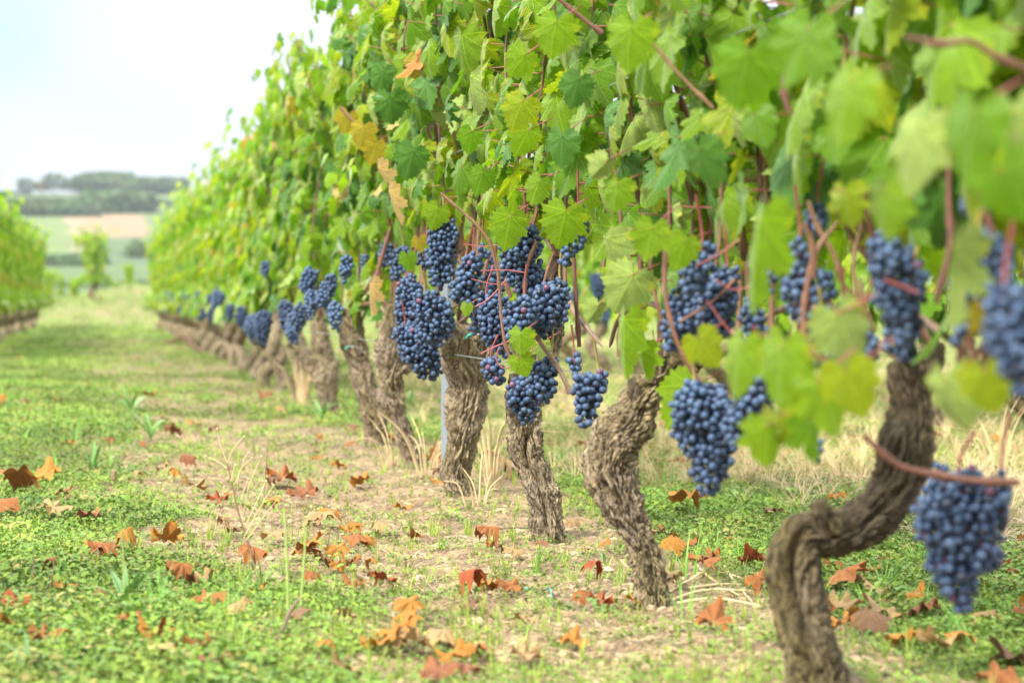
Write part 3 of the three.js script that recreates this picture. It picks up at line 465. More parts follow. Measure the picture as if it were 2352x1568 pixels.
function nearVine(def) {
  const { D, label, limbs, seed } = def, r = makeRng(900 + seed), z = -(D - 0.209) / 0.98, base = def.base ?? V(ROW, groundY(ROW, z), z), root = thing('grape_vine', base, label, 'grape vine', 'old grape vines of the near row');
  limbs?.forEach((l, i) => { const m = part(i ? 'arm' : 'trunk', local(gnarl(l.c, { seed: seed + i * 3, ...l.o }), root), M.bark, root); if (D > 3 && D < 8) flakes(m, i ? 5 : 24, r, root); });
  const heads = def.heads, shoots = [];
  const nS = def.shoots ?? 10;
  for (let i = 0; i < nS; i++) {
    const f = (i + 0.5) / nS - 0.5, h = heads[i % heads.length], zz = z + f * 1.06 + (r() - 0.5) * 0.06, x0 = ROW + (r() - 0.5) * 0.12, y0 = Math.max(h.y, 0.5) + r() * 0.04, top = (def.top ?? 1.76) + (r() - 0.5) * 0.26;
    const start = Math.abs(f) < 0.24 ? h.clone() : V(x0, y0 - 0.06, zz);
    const c = new THREE.CatmullRomCurve3([start, V(x0 + (r() - 0.5) * 0.06, y0 + 0.22, lerp(start.z, zz, 0.7)), V(ROW + (r() - 0.5) * 0.16, y0 + 0.58, zz + (r() - 0.5) * 0.1), V(ROW + (r() - 0.5) * 0.26, top - 0.3, zz + (r() - 0.5) * 0.22), V(ROW + (r() - 0.5) * 0.4, top, zz + (r() - 0.5) * 0.35)]);
    shoots.push(c);
    part('cane', local(tubeGeo(c.getPoints(9), 0.0052, 0.0024, 70, 6, 0.075), root), M.cane[Math.floor(r() * 3)], root);
  }
  if (heads.length) { // the arched fruiting cane along the wire
    for (const s of [-1, 1]) { const h = heads[(s + 1) % heads.length]; part('cane', local(tubeGeo([h.clone(), V(ROW, Math.max(0.5, h.y) + 0.05, z + s * 0.14), V(ROW - 0.02, 0.53, z + s * 0.32), V(ROW, 0.46, z + s * 0.5)], 0.0065, 0.0045, 20, 7), root), M.oldCane, root); }
  }
  const leaves = growLeaves(shoots, r, { bottom: def.bottom, lowLeaf: def.lowLeaf, lateral: def.lateral ?? 0.9, size: def.size ?? 0.96, step: 0.044 }).filter((l) => !(inClear(l) && r() < (proj(l.at).D < 3 ? 0.93 : 0.88)));
  for (const l of leaves) { if (D < 3 && l.mat > 4) l.mat = 2; const q = proj(l.at), m = 60; l.seen = q.D > 0.3 && q.x > -m && q.x < 2352 + m && q.y > -m && q.y < 1568 + m ? l.size / q.D * (l.at.x < ROW + 0.05 ? 1.5 : 0.6) * (l.at.y < 0.9 ? 1.6 : 1) : 0; }
  leaves.sort((a, b) => b.seen - a.seen);
  const keep = Math.min(def.keep ?? 270, leaves.filter((l) => l.seen > 0).length);
  root.userData.room = 298 - keep;
  leaves.slice(0, keep).forEach((l) => addLeaf(l, root, r, D < 9));
  const rest = leaves.slice(keep); if (rest.length) part('foliage', massOf(rest, root, r), M.leafMass, root, 'stuff');
  VINES.push({ root, z, D, heads });
  return root;
}
const vineAt = (p) => VINES.reduce((a, b) => Math.abs(b.z - p.z) < Math.abs(a.z - p.z) ? b : a).root;
const K = {};
const tops = (D, l) => l.map(([px, py, dd = 0]) => P(px, py, D + dd));

nearVine({ D: 2.02, seed: 1, label: 'nearest vine at the right edge, only its leafy canopy in view', heads: [V(ROW, 0.55, -1.85)], limbs: [{ c: [V(ROW, -0.05, -1.85), V(ROW + 0.03, 0.2, -1.83), V(ROW - 0.02, 0.4, -1.87), V(ROW, 0.56, -1.85)].map((p, i) => ({ p, r: [0.045, 0.04, 0.045, 0.04][i] })), o: { pal: PALETTE.dark, rad: 48, ds: 0.01 } }], bottom: 0.66, lowLeaf: 0.3, keep: 200 });
nearVine({ D: 2.86, seed: 2, label: 'vine with a blurred dark S-shaped trunk in the right foreground', bottom: 0.64, lowLeaf: 0.1, heads: tops(2.86, [[2085, 835], [2145, 800]]), keep: 255, limbs: [
  { c: limb(2.86, [[1925, 1680, 88], [1893, 1590, 80], [1862, 1480, 70], [1836, 1380, 66], [1823, 1290, 66], [1850, 1228, 60], [1925, 1222, 60], [2000, 1180, 64], [2058, 1110, 64], [2085, 1010, 60], [2098, 930, 46], [2082, 868, 46], [2078, 835, 40]]), o: { pal: PALETTE.dark, twist: 2, mossTop: 0.85, crack: [[2.4, 0.05, 0.3, 0.03, 0.35]], rad: 112, cap: 0.25, deep: 0.9 } },
  { c: limb(2.86, [[2098, 950, 30], [2125, 880, 26], [2143, 830, 25], [2152, 790, 20]]), o: { pal: PALETTE.dark, rad: 56, cap: 0.4 } },
  { c: limb(2.86, [[1905, 1220, 40, -0.02], [1890, 1180, 32, -0.03], [1884, 1158, 24, -0.03]]), o: { pal: PALETTE.dark, rad: 56, cap: 0.5, mossTop: 0.8 } },
] });
nearVine({ D: 3.74, seed: 3, label: 'vine whose shaggy trunk bulges at the knee and leans right', bottom: 0.67, lowLeaf: 0.14, heads: tops(3.74, [[1590, 822], [1513, 795]]), keep: 255, limbs: [
  { c: limb(3.74, [[1512, 1440, 50], [1503, 1370, 43], [1486, 1290, 41], [1450, 1205, 45], [1418, 1125, 51], [1400, 1060, 60], [1412, 1003, 56], [1450, 962, 54], [1480, 912, 50], [1520, 868, 38], [1560, 838, 32], [1594, 818, 31]]), o: { twist: 5, deep: 1.25, rad: 112, knots: [[1.2, 0.27, 0.012, 0.03], [3.6, 0.36, 0.01, 0.025]], cap: 0.35 } },
  { c: limb(3.74, [[1500, 880, 20, -0.02], [1508, 830, 18, -0.02], [1514, 792, 12, -0.02]]), o: { rad: 48, cap: 0.5 } },
  { c: limb(3.74, [[1462, 930, 22, -0.02], [1454, 895, 15, -0.03], [1452, 872, 11, -0.03]]), o: { rad: 48, cap: 0.4 } },
] });
nearVine({ D: 4.78, seed: 4, label: 'slim vine with a cracked wavy trunk and a tall arm beside it', bottom: 0.75, lowLeaf: 0.07, heads: tops(4.78, [[1282, 588], [1262, 650], [1186, 868]]), limbs: [
  { c: limb(4.78, [[1275, 1290, 50], [1262, 1225, 42], [1248, 1150, 40], [1228, 1092, 38], [1209, 1046, 38], [1206, 1000, 43], [1206, 950, 43], [1226, 890, 32, 0.02], [1258, 810, 26, 0.04], [1272, 730, 26, 0.04], [1268, 660, 23, 0.04], [1280, 592, 18, 0.04]]), o: { twist: 4, crack: [[2.9, 0.03, 0.34, 0.02, 0.24], [1.2, 0.1, 0.26, 0.01, 0.22]], rad: 112, cap: 0.4 } },
  { c: limb(4.78, [[1198, 965, 36, -0.01], [1186, 915, 24, -0.02], [1183, 875, 15, -0.02], [1182, 860, 12, -0.02]]), o: { rad: 56, cap: 0.3, pal: PALETTE.dark } },
] });
nearVine({ D: 5.75, seed: 5, label: 'thick straight vine stump with a swollen head beside the steel post', bottom: 0.84, lowLeaf: 0.05, heads: tops(5.75, [[1050, 745], [1105, 770]]), limbs: [
  { c: limb(5.75, [[1068, 1210, 50], [1060, 1140, 37], [1050, 1090, 35], [1058, 1015, 36], [1070, 952, 45], [1075, 890, 45], [1067, 830, 50], [1062, 780, 50], [1050, 755, 36]]), o: { twist: 3, rad: 112, deep: 1.1, knots: [[0.6, 0.46, 0.014, 0.035], [5, 0.4, 0.012, 0.03]], cap: 0.5 } },
  { c: limb(5.75, [[1085, 860, 34], [1112, 810, 26], [1118, 775, 20]]), o: { rad: 56, cap: 0.5 } },
] });
nearVine({ D: 6.82, seed: 6, label: 'vine trunk half hidden by blue grape bunches left of the post', bottom: 0.80, lowLeaf: 0.12, heads: tops(6.82, [[905, 708], [935, 760]]), limbs: [
  { c: limb(6.82, [[968, 1130, 32], [950, 1065, 24], [930, 1000, 22], [912, 950, 24], [899, 900, 27], [899, 850, 34], [904, 800, 36], [899, 755, 30], [905, 708, 23]]), o: { twist: 2.5, rad: 96, knots: [[1.5, 0.32, 0.018, 0.035]], cap: 0.4 } },
  { c: limb(6.82, [[915, 850, 25], [945, 800, 23], [950, 760, 16]]), o: { rad: 48, cap: 0.4 } },
] });
nearVine({ D: 7.87, seed: 7, label: 'twisted vine trunk leaning right with a dark hollow by its foot', bottom: 0.72, lowLeaf: 0.3, heads: tops(7.87, [[805, 715], [830, 740]]), limbs: [
  { c: limb(7.87, [[872, 1070, 31], [862, 1012, 25], [860, 950, 26], [843, 900, 24], [830, 850, 28], [815, 800, 30], [807, 750, 28], [806, 716, 22]]), o: { twist: 5, rad: 88, crack: [[2.6, 0.08, 0.2, 0.025, 0.35]], cap: 0.4 } },
] });
nearVine({ D: 10.0, seed: 8, label: 'forked vine trunk standing behind a tuft of dry straw', bottom: 0.66, lowLeaf: 0.45, heads: tops(10, [[738, 705], [668, 790]]), limbs: [
  { c: limb(10, [[762, 990, 29], [757, 940, 24], [752, 890, 28], [745, 840, 26], [738, 790, 24], [733, 740, 20], [736, 706, 17]]), o: { twist: 3, rad: 72, cap: 0.4, ds: 0.007 } },
  { c: limb(10, [[752, 880, 22], [722, 845, 19], [690, 805, 17], [668, 785, 13]]), o: { rad: 48, cap: 0.4, ds: 0.007 } },
] });
const stump = (D, seed, o = {}) => { const r = makeRng(seed * 77), z = -(D - 0.209) / 0.98, w = () => (r() - 0.5) * 0.12, x = ROW; const pts = [V(x, -0.08, z), V(x + w() * 0.4, 0.06, z + w()), V(x + w(), 0.2, z + w()), V(x + w(), 0.33, z + w()), V(x + w(), 0.45, z + w()), V(x + w() * 0.5, 0.53, z + w() * 0.5)]; return { c: pts.map((p, i) => ({ p, r: [0.055, 0.042, 0.038, 0.046, 0.052, 0.04][i] * (0.85 + 0.3 * r()) })), head: pts[5] }; };
[[11.05, 'vine just behind the straw tuft, its trunk blurred'], [12.1, 'blurred vine with several low hanging grape bunches']].forEach(([D, label], i) => { const s = stump(D, i + 3); nearVine({ D, seed: 9 + i, label, bottom: 0.62, lowLeaf: 0.5, heads: [s.head], keep: 220, limbs: [{ c: s.c, o: { rad: 56, ds: 0.01, cap: 0.5, twist: 4 } }] }); });

// farther vines: a few kinds, copied along the rows
function farVine(seed, name, base, label, group, o = {}) {
  const r = makeRng(5000 + seed * 31), root = thing(name, base, label, 'grape vine', group), B = base.clone(), w = () => (r() - 0.5) * 0.22;
  const pts = [V(0, -0.08, 0), V(w() * 0.4, 0.08, w()), V(w(), 0.22, w()), V(w(), 0.35, w()), V(w() * 0.6, 0.5, w())];
  part('trunk', gnarl(pts.map((p, i) => ({ p, r: [0.055, 0.042, 0.040, 0.05, 0.042][i] })), { seed: seed + 40, rad: 28, ds: 0.022, cap: 0.5, scale: 1.2 }), M.bark, root);
  const shoots = [], n = 9;
  for (let i = 0; i < n; i++) { const f = (i + 0.5) / n - 0.5, zz = f * 1.08, top = (o.top ?? 1.70) + (r() - 0.5) * 0.30, c = new THREE.CatmullRomCurve3([V(0, 0.5, zz * 0.7), V((r() - 0.5) * 0.1, 0.8, zz), V((r() - 0.5) * 0.2, 1.25, zz + w()), V((r() - 0.5) * 0.42, top, zz + w() * 2)].map((p) => o.bush ? V(p.x * 1.5, p.y, p.z * 0.5) : p)); shoots.push(c); part('cane', tubeGeo(c.getPoints(6), 0.006, 0.003, 8, 4), M.cane[i % 3], root); }
  for (let i = 0; i < 3; i++) { const zz = (i / 2 - 0.5) * 0.8, sx = i === 1 ? 1 : -1, c = new THREE.CatmullRomCurve3([V(0, 0.52, zz * 0.6), V(sx * 0.1, 0.62 + 0.06 * r(), zz), V(sx * (0.2 + 0.06 * r()), 0.52, zz + w()), V(sx * (0.24 + 0.08 * r()), 0.42 + 0.1 * r(), zz + w())]); shoots.push(c); part('cane', tubeGeo(c.getPoints(6), 0.005, 0.003, 8, 4), M.cane[i % 3], root); }
  const leaves = growLeaves(shoots, r, { bottom: 0.42, lowLeaf: 0.8, lateral: 0.75, size: 1.1, step: 0.06, warm: 1 });
  if (o.single) {
    leaves.forEach((l) => { l.seen = (l.at.x < 0.02 ? 1 : 0) * l.size + r() * 0.01; }); leaves.sort((a, b) => b.seen - a.seen);
    const k = o.single; leaves.slice(0, k).forEach((l) => { const m = part('leaf', LEAFLO[Math.floor(r() * 6)], M.leaf[l.mat], root); l.m.decompose(m.position, m.quaternion, m.scale); });
    leaves.splice(0, k);
  }
  part('foliage', massOf(leaves, { position: V(0, 0, 0) }, r), M.leafMass, root, 'stuff');
  return root;
}
const copyOf = (o, pos, turn, label, group, s = 1) => { const c = o.clone(); c.name = numbered(o.name.replace(/_\d+$/, '')); scene.add(c); c.position.copy(pos); c.rotation.y = turn; c.scale.setScalar(s); tag(c, label, null, group); return c; };
{
  const gBlur = 'blurred vines in the far half of the near row', lBlur = 'blurred vine in the far end of the grape-laden row', r = makeRng(71), spot = (x, z) => V(x, groundY(x, z), z);
  const protos = [0, 1, 2, 3].map((i) => farVine(i, 'grape_vine', spot(ROW, -13 - i), lBlur, gBlur, { single: 110 }));
  for (let d = 17; d <= 40; d++) copyOf(protos[Math.floor(r() * 4)], spot(ROW + (r() - 0.5) * 0.06, -d), 0, lBlur, gBlur, 0.96 + 0.08 * r());
  const gL = 'vines of the row at the left edge', lL = 'blurred vine of the row at the left edge of the aisle', lp = farVine(7, 'grape_vine', spot(-1.32, -19), lL, gL, { single: 60 });
  for (let d = 20; d <= 39; d++) copyOf(d % 2 ? lp : protos[d % 4], spot(-1.32 + (r() - 0.5) * 0.06, -d - 0.4), Math.PI, lL, gL, 0.98 + 0.08 * r());
  const gR = 'vines of the row behind', lR = 'vine of the row behind, glimpsed through gaps under the canopy', rp = farVine(8, 'grape_vine', spot(3.65, -5.5), lR, gR, { single: 60 });
  for (let d = 7; d <= 26; d++) copyOf(d % 2 ? rp : protos[d % 4], spot(3.65 + (r() - 0.5) * 0.06, -d + 0.5), d % 2 ? 0 : Math.PI, lR, gR, 1);
  const lone = farVine(9, 'grape_vine', V(0, 0, 0), 'lone bushy vine standing by itself in the aisle at the far end', null, { bush: 1, top: 1.72 }), lz = P(218, 694, 58); lone.scale.set(1.9, 1.25, 1.9); lone.position.set(lz.x, groundY(lz.x, lz.z) - 0.02, lz.z);
  const lone2 = P(296, 655, 74); copyOf(lone, V(lone2.x, groundY(lone2.x, lone2.z), lone2.z), 1, 'small green vine right of the lone bushy vine, farther off', null, 0.55);
  [[140, 676, 66, 0.55], [170, 680, 68, 0.45], [112, 680, 62, 0.6]].forEach(([px, py, D, s], i) => { const p = P(px, py, D); copyOf(lone, V(p.x, groundY(p.x, p.z) - 0.05, p.z), i * 2, 'low bushy young vine beyond the end of the left row', 'young vines beyond the left row', s); });
}

// canes, leaves that the photograph shows one by one
const CANES = [ // pixels, radius px, distance of its plane from the aisle, material
  [[[1229, 494], [1173, 618], [1164, 651], [1174, 684]], 5.5, 0.98, 0], [[[1232, 552], [1209, 621], [1204, 690]], 5, 0.98, 0], [[[1125, 549], [1143, 628], [1150, 704], [1158, 780], [1176, 839]], 4, 0.9, 0],
  [[[1011, 443], [1097, 519], [1133, 572], [1150, 671]], 4, 0.94, 2], [[[1057, 539], [1044, 621], [1046, 700]], 4.5, 1.0, 2], [[[1074, 562], [1067, 638], [1070, 720]], 4, 1.0, 0], [[[895, 529], [869, 621], [866, 661], [889, 706]], 6, 0.98, 1],
  [[[1126, 575], [1097, 690], [1085, 750]], 4.5, 1.0, 0], [[[994, 608], [1008, 678], [1030, 745]], 4.5, 1.0, 0], [[[1272, 579], [1252, 640], [1240, 700]], 4, 1.0, 0], [[[1018, 443], [1014, 536], [1022, 600]], 4, 1.02, 2], [[[1206, 440], [1206, 483], [1226, 560]], 4, 1.0, 1],
  [[[1213, 742], [1250, 800], [1285, 850], [1311, 905]], 6, 0.97, 3], [[[1576, 562], [1590, 630], [1603, 700], [1612, 770]], 6.5, 0.93, 0], [[[1527, 570], [1530, 680], [1558, 790], [1608, 878], [1645, 918]], 6.5, 0.9, 0], [[[1648, 586], [1633, 690], [1620, 780]], 6, 0.98, 0],
  [[[1657, 385], [1657, 505], [1650, 590]], 6, 1.0, 2], [[[1696, 442], [1702, 505], [1710, 600]], 5, 1.04, 1], [[[1492, 535], [1501, 655], [1520, 740]], 4.5, 1.0, 0], [[[1537, 379], [1537, 505], [1530, 580]], 5, 1.0, 1], [[[1576, 415], [1591, 487], [1590, 560]], 5, 1.02, 1],
  [[[1856, 461], [1880, 524], [1916, 584], [1950, 700]], 7, 0.98, 2], [[[1847, 512], [1868, 572], [1856, 647], [1847, 752], [1868, 806], [1930, 850]], 8, 0.93, 0], [[[1925, 509], [1880, 572], [1868, 640]], 6, 0.96, 0], [[[1979, 515], [1961, 602], [1970, 677], [1990, 740]], 5.5, 1.02, 2],
  [[[2180, 300], [2180, 452], [2183, 560], [2150, 700]], 9, 0.98, 1], [[[2243, 420], [2234, 520], [2200, 700]], 9, 0.98, 1], [[[2230, 380], [2258, 470], [2288, 557], [2310, 700]], 9, 0.95, 1], [[[1985, 1000], [2060, 1065], [2140, 1088], [2240, 1103], [2345, 1108]], 9.5, 1.02, 1],
  [[[2080, 85], [2160, 100], [2230, 95], [2290, 130], [2370, 160]], 9, 0.86, 1], [[[1275, -10], [1330, 35], [1385, 78]], 6, 0.88, 1], [[[780, 245], [830, 300], [868, 340], [885, 400]], 4.5, 0.86, 2], [[[1810, 30], [1812, 110], [1800, 200], [1815, 260]], 8, 0.9, 1], [[[1500, 100], [1560, 170], [1640, 250]], 5, 0.86, 2],
  [[[1598, 610], [1650, 585], [1700, 548]], 3, 0.9, 4], [[[1625, 690], [1660, 740], [1685, 770]], 3.2, 0.88, 4], [[[1640, 640], [1690, 665], [1760, 640]], 3, 0.92, 4], [[[1560, 740], [1640, 690], [1690, 640]], 4, 0.92, 0], [[[1905, 690], [1940, 745], [1965, 800]], 5, 0.92, 0], [[[1925, 640], [1985, 700], [2010, 760]], 4, 0.95, 0], [[[2030, 642], [2080, 660], [2110, 672]], 5, 0.88, 4], [[[1896, 795], [1935, 818], [1970, 840]], 5, 0.88, 4], [[[2000, 735], [1985, 690], [1975, 640]], 4.5, 1.0, 2], [[[2050, 790], [2062, 740], [2068, 700]], 10, 0.97, 1], [[[1090, 705], [1120, 688], [1165, 640]], 3, 0.9, 4], [[[1065, 560], [1110, 566], [1160, 560]], 2.2, 0.92, 4], [[[1104, 622], [1160, 620], [1206, 626]], 2.4, 0.9, 4], [[[1082, 640], [1120, 650], [1165, 655]], 2.2, 0.9, 4], [[[1104, 812], [1140, 795], [1180, 780]], 3, 0.9, 4], [[[1180, 840], [1155, 845], [1140, 825], [1145, 800]], 2.4, 0.9, 4],
];
for (const [px, rp, lat, mt] of CANES) {
  const mean = px.reduce((s, q) => s + q[0], 0) / px.length, D = latD(mean, lat), pts = px.map(([x, y]) => P(x, y, D)), root = vineAt(pts[pts.length - 1]);
  part(mt === 4 ? 'tendril' : 'cane', local(tubeGeo(pts, (mt === 4 ? 0.5 : 0.8) * rp * D / F, (mt === 4 ? 0.65 : 1) * rp * D / F, 48, 8, mt === 4 ? 0 : 0.07), root), mt === 4 ? M.petiole : mt === 3 ? M.oldCane : M.cane[mt], root);
}
const HEROES = [ // junction px, tip px, lateral distance, material, bend, normal tilt
  [1608, 338, 1640, 438, 0.80, 0, 0, 0.3], [1300, 484, 1278, 578, 0.90, 2, 1], [1173, 497, 1157, 578, 0.92, 2, 0], [1006, 478, 988, 530, 0.94, 2, 0], [1072, 700, 1066, 728, 0.92, 2, 0], [1196, 764, 1188, 822, 0.86, 2, 1], [1192, 822, 1212, 870, 0.86, 2, 1], [1240, 788, 1252, 830, 0.97, 4, 0],
  [1279, 48, 1257, 138, 0.82, 2, 1], [1207, 125, 1166, 180, 0.83, 2, 1], [1201, 232, 1168, 305, 0.82, 3, 1], [1084, 301, 1076, 355, 0.84, 1, 0], [950, 345, 930, 415, 0.84, 0, 0], [1292, 310, 1284, 388, 0.84, 0, 0], [895, 220, 900, 290, 0.84, 0, 1], [1395, 368, 1357, 412, 0.84, 4, 5], [1215, 298, 1184, 362, 0.86, 2, 0], [880, 160, 870, 215, 0.86, 0, 0], [1330, 180, 1310, 250, 0.86, 0, 0],
  [800, 262, 790, 310, 0.83, 5, 0], [835, 290, 820, 345, 0.82, 5, 1], [862, 330, 850, 380, 0.83, 5, 3], [868, 385, 900, 452, 0.83, 6, 9, 0.8, 0.5], [893, 440, 915, 530, 0.84, 6, 9, 0.8, 0.4], [850, 652, 845, 735, 0.88, 6, 9, 0.8, 0.45], [962, 548, 970, 580, 0.90, 5, 0], [935, 585, 940, 625, 0.9, 1, 0],
  [1705, 790, 1672, 925, 0.74, 2, 1, 0.5, 0.7], [1800, 790, 1775, 940, 0.74, 2, 0, 0.5, 0.8], [1748, 500, 1702, 742, 0.72, 2, 9, 0.9, 0.42], [2115, 285, 2058, 455, 0.74, 4, 1, 0.5, 0.75], [2030, 430, 2010, 560, 0.76, 2, 1, 0.8], [2190, 560, 2150, 780, 0.80, 4, 9, 0.9, 0.5], [2275, 705, 2305, 800, 0.86, 5, 0], [2265, 850, 2290, 965, 0.84, 3, 1], [1832, 838, 1796, 950, 0.76, 2, 11], [1882, 872, 1932, 1005, 0.75, 2, 13, -0.4], [1795, 955, 1838, 1078, 0.77, 3, 17, 0.4], [1868, 960, 1905, 1060, 0.78, 1, 12, -0.6], [1945, 850, 1985, 965, 0.76, 3, 0], [1765, 975, 1770, 1080, 0.76, 2, 2], [2175, 870, 2197, 1012, 0.86, 4, 1, 0.8], [1925, 720, 1985, 850, 0.78, 4, 0, -0.6], [1605, 775, 1655, 845, 0.84, 3, 0], [1590, 885, 1528, 985, 0.97, 2, 0], [1575, 552, 1552, 625, 0.86, 2, 0], [1500, 520, 1480, 600, 0.86, 2, 3],
  [1390, 545, 1402, 640, 0.90, 4, 5, 0.9], [1455, 630, 1405, 725, 0.92, 4, 1], [1375, 700, 1352, 745, 0.92, 4, 5], [1435, 735, 1425, 880, 0.90, 2, 5, 0.8, 0.5], [1475, 800, 1470, 880, 0.94, 2, 2, 0.8], [1240, 415, 1215, 470, 0.9, 2, 0], [1420, 420, 1400, 490, 0.86, 2, 1], [1110, 395, 1090, 450, 0.88, 1, 0], [2300, 390, 2372, 520, 0.72, 1, 1], [2240, 250, 2200, 420, 0.72, 1, 0, 0.6], [1960, 180, 1900, 330, 0.72, 2, 0, 0.7], [1860, 60, 1800, 200, 0.74, 1, 3, 0.7], [2330, 250, 2345, 420, 0.8, 4, 1, 0.9], [1720, 120, 1690, 260, 0.76, 1, 1], [1450, 60, 1430, 170, 0.8, 2, 1],
];
HEROES.forEach(([jx, jy, tx, ty, lat, mat, v, turn = 0, wide = 1], i) => {
  const r = makeRng(333 + i), D = latD(jx, lat), j = P(jx, jy, D), t = P(tx, ty, D).sub(j), size = t.length() * 1.04, up = toCam(j).add(V((r() - 0.5) * 0.7, 0.25 * r(), (r() - 0.5) * 0.5)), root = vineAt(j);
  up.applyAxisAngle(t.clone().normalize(), turn);
  const from = j.clone().add(V(0.05, 0.015 + 0.02 * r(), -0.03 + 0.05 * (r() - 0.5)));
  addLeaf({ m: leafMatrix(j, t, up, size).multiply(new THREE.Matrix4().makeScale(wide, 1, wide)), at: j, from, size, mat, v }, root, r, true, { 5: 'yellow autumn leaf', 6: 'dry tan curled leaf' }[mat]);
});
// ---------------------------------------------------------------- bunches of grapes
const BERRY = (() => { const g = new THREE.IcosahedronGeometry(1, 2), p = g.attributes.position; g.deleteAttribute('normal'); const n = new Float32Array(p.count * 3); for (let i = 0; i < p.count; i++) n.set([p.getX(i), p.getY(i), p.getZ(i)], i * 3); g.setAttribute('normal', new THREE.BufferAttribute(n, 3)); g.scale(1, 1.05, 1); return g; })();
const BERRYLO = (() => { const g = new THREE.IcosahedronGeometry(1, 1), p = g.attributes.position, n = new Float32Array(p.count * 3); for (let i = 0; i < p.count; i++) n.set([p.getX(i), p.getY(i), p.getZ(i)], i * 3); g.setAttribute('normal', new THREE.BufferAttribute(n, 3)); return g; })();
function packBunch(axis, rad, rb, r, loose = 0) {            // axis points with radii; berries packed in the outer shell
  const pts = [], A = axis.length - 1, tries = 9000, q = V(0, 0, 0), gap = rb * (1.66 + loose);
  let len = 0; for (let i = 0; i < A; i++) len += axis[i].distanceTo(axis[i + 1]);
  for (let t = 0; t < tries && pts.length < 400; t++) {
    const f = r() * A, k = Math.min(A - 1, Math.floor(f)), w = f - k, R = Math.max(rb * 0.4, lerp(rad[k], rad[k + 1], w) - rb * 0.8), v = V(r() - 0.5, r() - 0.5, r() - 0.5).normalize();
    const sh = R < rb * 1.8 ? r() : 0.72 + 0.28 * r(); q.copy(axis[k]).lerp(axis[k + 1], w); const lump = 1 + 0.5 * noise(q.x * 26 + v.x * 1.8, q.y * 34, q.z * 22 + v.z * 1.6 + v.y);
    const c = q.clone().addScaledVector(v, R * sh * lump); let ok = true;
    for (const p of pts) if (p.c.distanceToSquared(c) < gap * gap) { ok = false; break; }
    if (ok) pts.push({ c, axis: q.clone(), R });
  }
  return pts;
}
function bunch(def) {
  const { px, D, label, seed, rb = 0.0075, loose = 0, red = 0.012 } = def, r = makeRng(7000 + seed), axis = px.map(([x, y, , dd = 0]) => P(x, y, D + dd)), rad = px.map(([, , R, dd = 0]) => 1.22 * R * (D + dd) / F);
  const top = axis[0].clone().add(V(0, rad[0] * 0.6 + 0.02, 0)), root = thing('grape_bunch', top, label, 'grapes', 'blue grape bunches on the near row');
  const berries = packBunch(axis, rad, rb, r, loose), back = new Batch(), inv = top.clone().negate();
  for (const b of berries) {
    const s = rb * (0.76 + 0.36 * r()), q = new THREE.Quaternion().setFromEuler(new THREE.Euler(r() * 6, r() * 6, r() * 6)), k = r(), mat = k < red ? 4 : k < 0.42 ? 0 : k < 0.7 ? 1 : k < 0.93 ? 2 : 3, p = b.c.clone().add(inv);
    if (b.c.clone().sub(b.axis).dot(toCam(b.c)) > -0.2 * b.R) { const m = part('berry', BERRY, M.berry[mat], root); m.position.copy(p); m.quaternion.copy(q); m.scale.set(s * (0.93 + 0.1 * r()), s * (0.96 + 0.12 * r()), s * (0.93 + 0.1 * r())); if (mat === 4) m.userData.label = 'reddish unripe berry'; }
    else back.add(BERRYLO, new THREE.Matrix4().compose(p, q, V(s, s, s)));
  }
  if (back.k) part('berries', back.build(), M.berry[1], root, 'stuff');
  const sb = new Batch(), I = new THREE.Matrix4(), st = [top.clone(), ...axis].map((p) => p.add(inv)); if (st.length < 3) st.splice(1, 0, st[0].clone().lerp(st[1], 0.5));
  const up = V(0.03 * (r() - 0.5), 0.035 + 0.03 * r(), 0.02); sb.add(tubeGeo([up, ...st], 0.0024, 0.0012, 16, 6), I);
  for (const b of berries) if (r() < 0.45) { const p = b.c.clone().add(inv), a = b.axis.clone().add(inv); sb.add(tubeGeo([a, a.clone().lerp(p, 0.5).add(V(0, 0.002, 0)), p], 0.0009, 0.0007, 3, 4), I); }
  part('stem', sb.build(), r() < 0.6 ? M.petiole : M.stemGreen, root);
  return root;
}
const B = (label, D, px, o = {}) => bunch({ label, D: D < 2 ? latD(px.reduce((s, q) => s + q[0], 0) / px.length, D) : D, px, seed: B.n = (B.n ?? 0) + 1, ...o });
// round the slim cracked vine in the middle
B('long bunch hanging from the top of the tall arm, half behind a leaf', 0.96, [[1328, 498, 26], [1318, 540, 26], [1308, 575, 21], [1298, 600, 16]]);
B('upper bunch between two reddish canes left of the tall arm', 0.98, [[1205, 545, 32], [1192, 590, 36], [1205, 635, 36], [1225, 665, 34]]);
B('wide bunch pressed against the right side of the tall arm', 0.97, [[1285, 660, 22], [1262, 690, 38], [1258, 725, 38], [1240, 748, 24]]);
B('broad tapering bunch at the middle of the heap, ending in a thin tail', 0.95, [[1118, 690, 22], [1140, 720, 40], [1140, 755, 34], [1150, 788, 20], [1160, 815, 14]]);
B('plump bunch in front of the heap over the slim vine', 0.90, [[1205, 705, 26], [1192, 730, 34], [1190, 755, 28], [1222, 775, 14]]);
B('small bunch behind a red cane, left end of the heap', 1.0, [[1100, 720, 20], [1102, 745, 24]]);
B('small round ball of grapes hanging alone beside the stump', 0.93, [[1128, 842, 22], [1136, 855, 26], [1140, 862, 18]], { red: 0.1 });
B('right one of the two joined bunches hanging low on the slim trunk', 0.96, [[1268, 840, 20], [1246, 858, 30], [1240, 890, 32], [1245, 908, 22]]);
B('left one of the two joined bunches, its tip lowest on the slim trunk', 0.94, [[1205, 882, 26], [1202, 908, 32], [1208, 940, 24], [1210, 962, 16]]);
B('tiny cluster of a dozen berries right of the cut old cane', 0.97, [[1318, 832, 18], [1320, 852, 17]]);
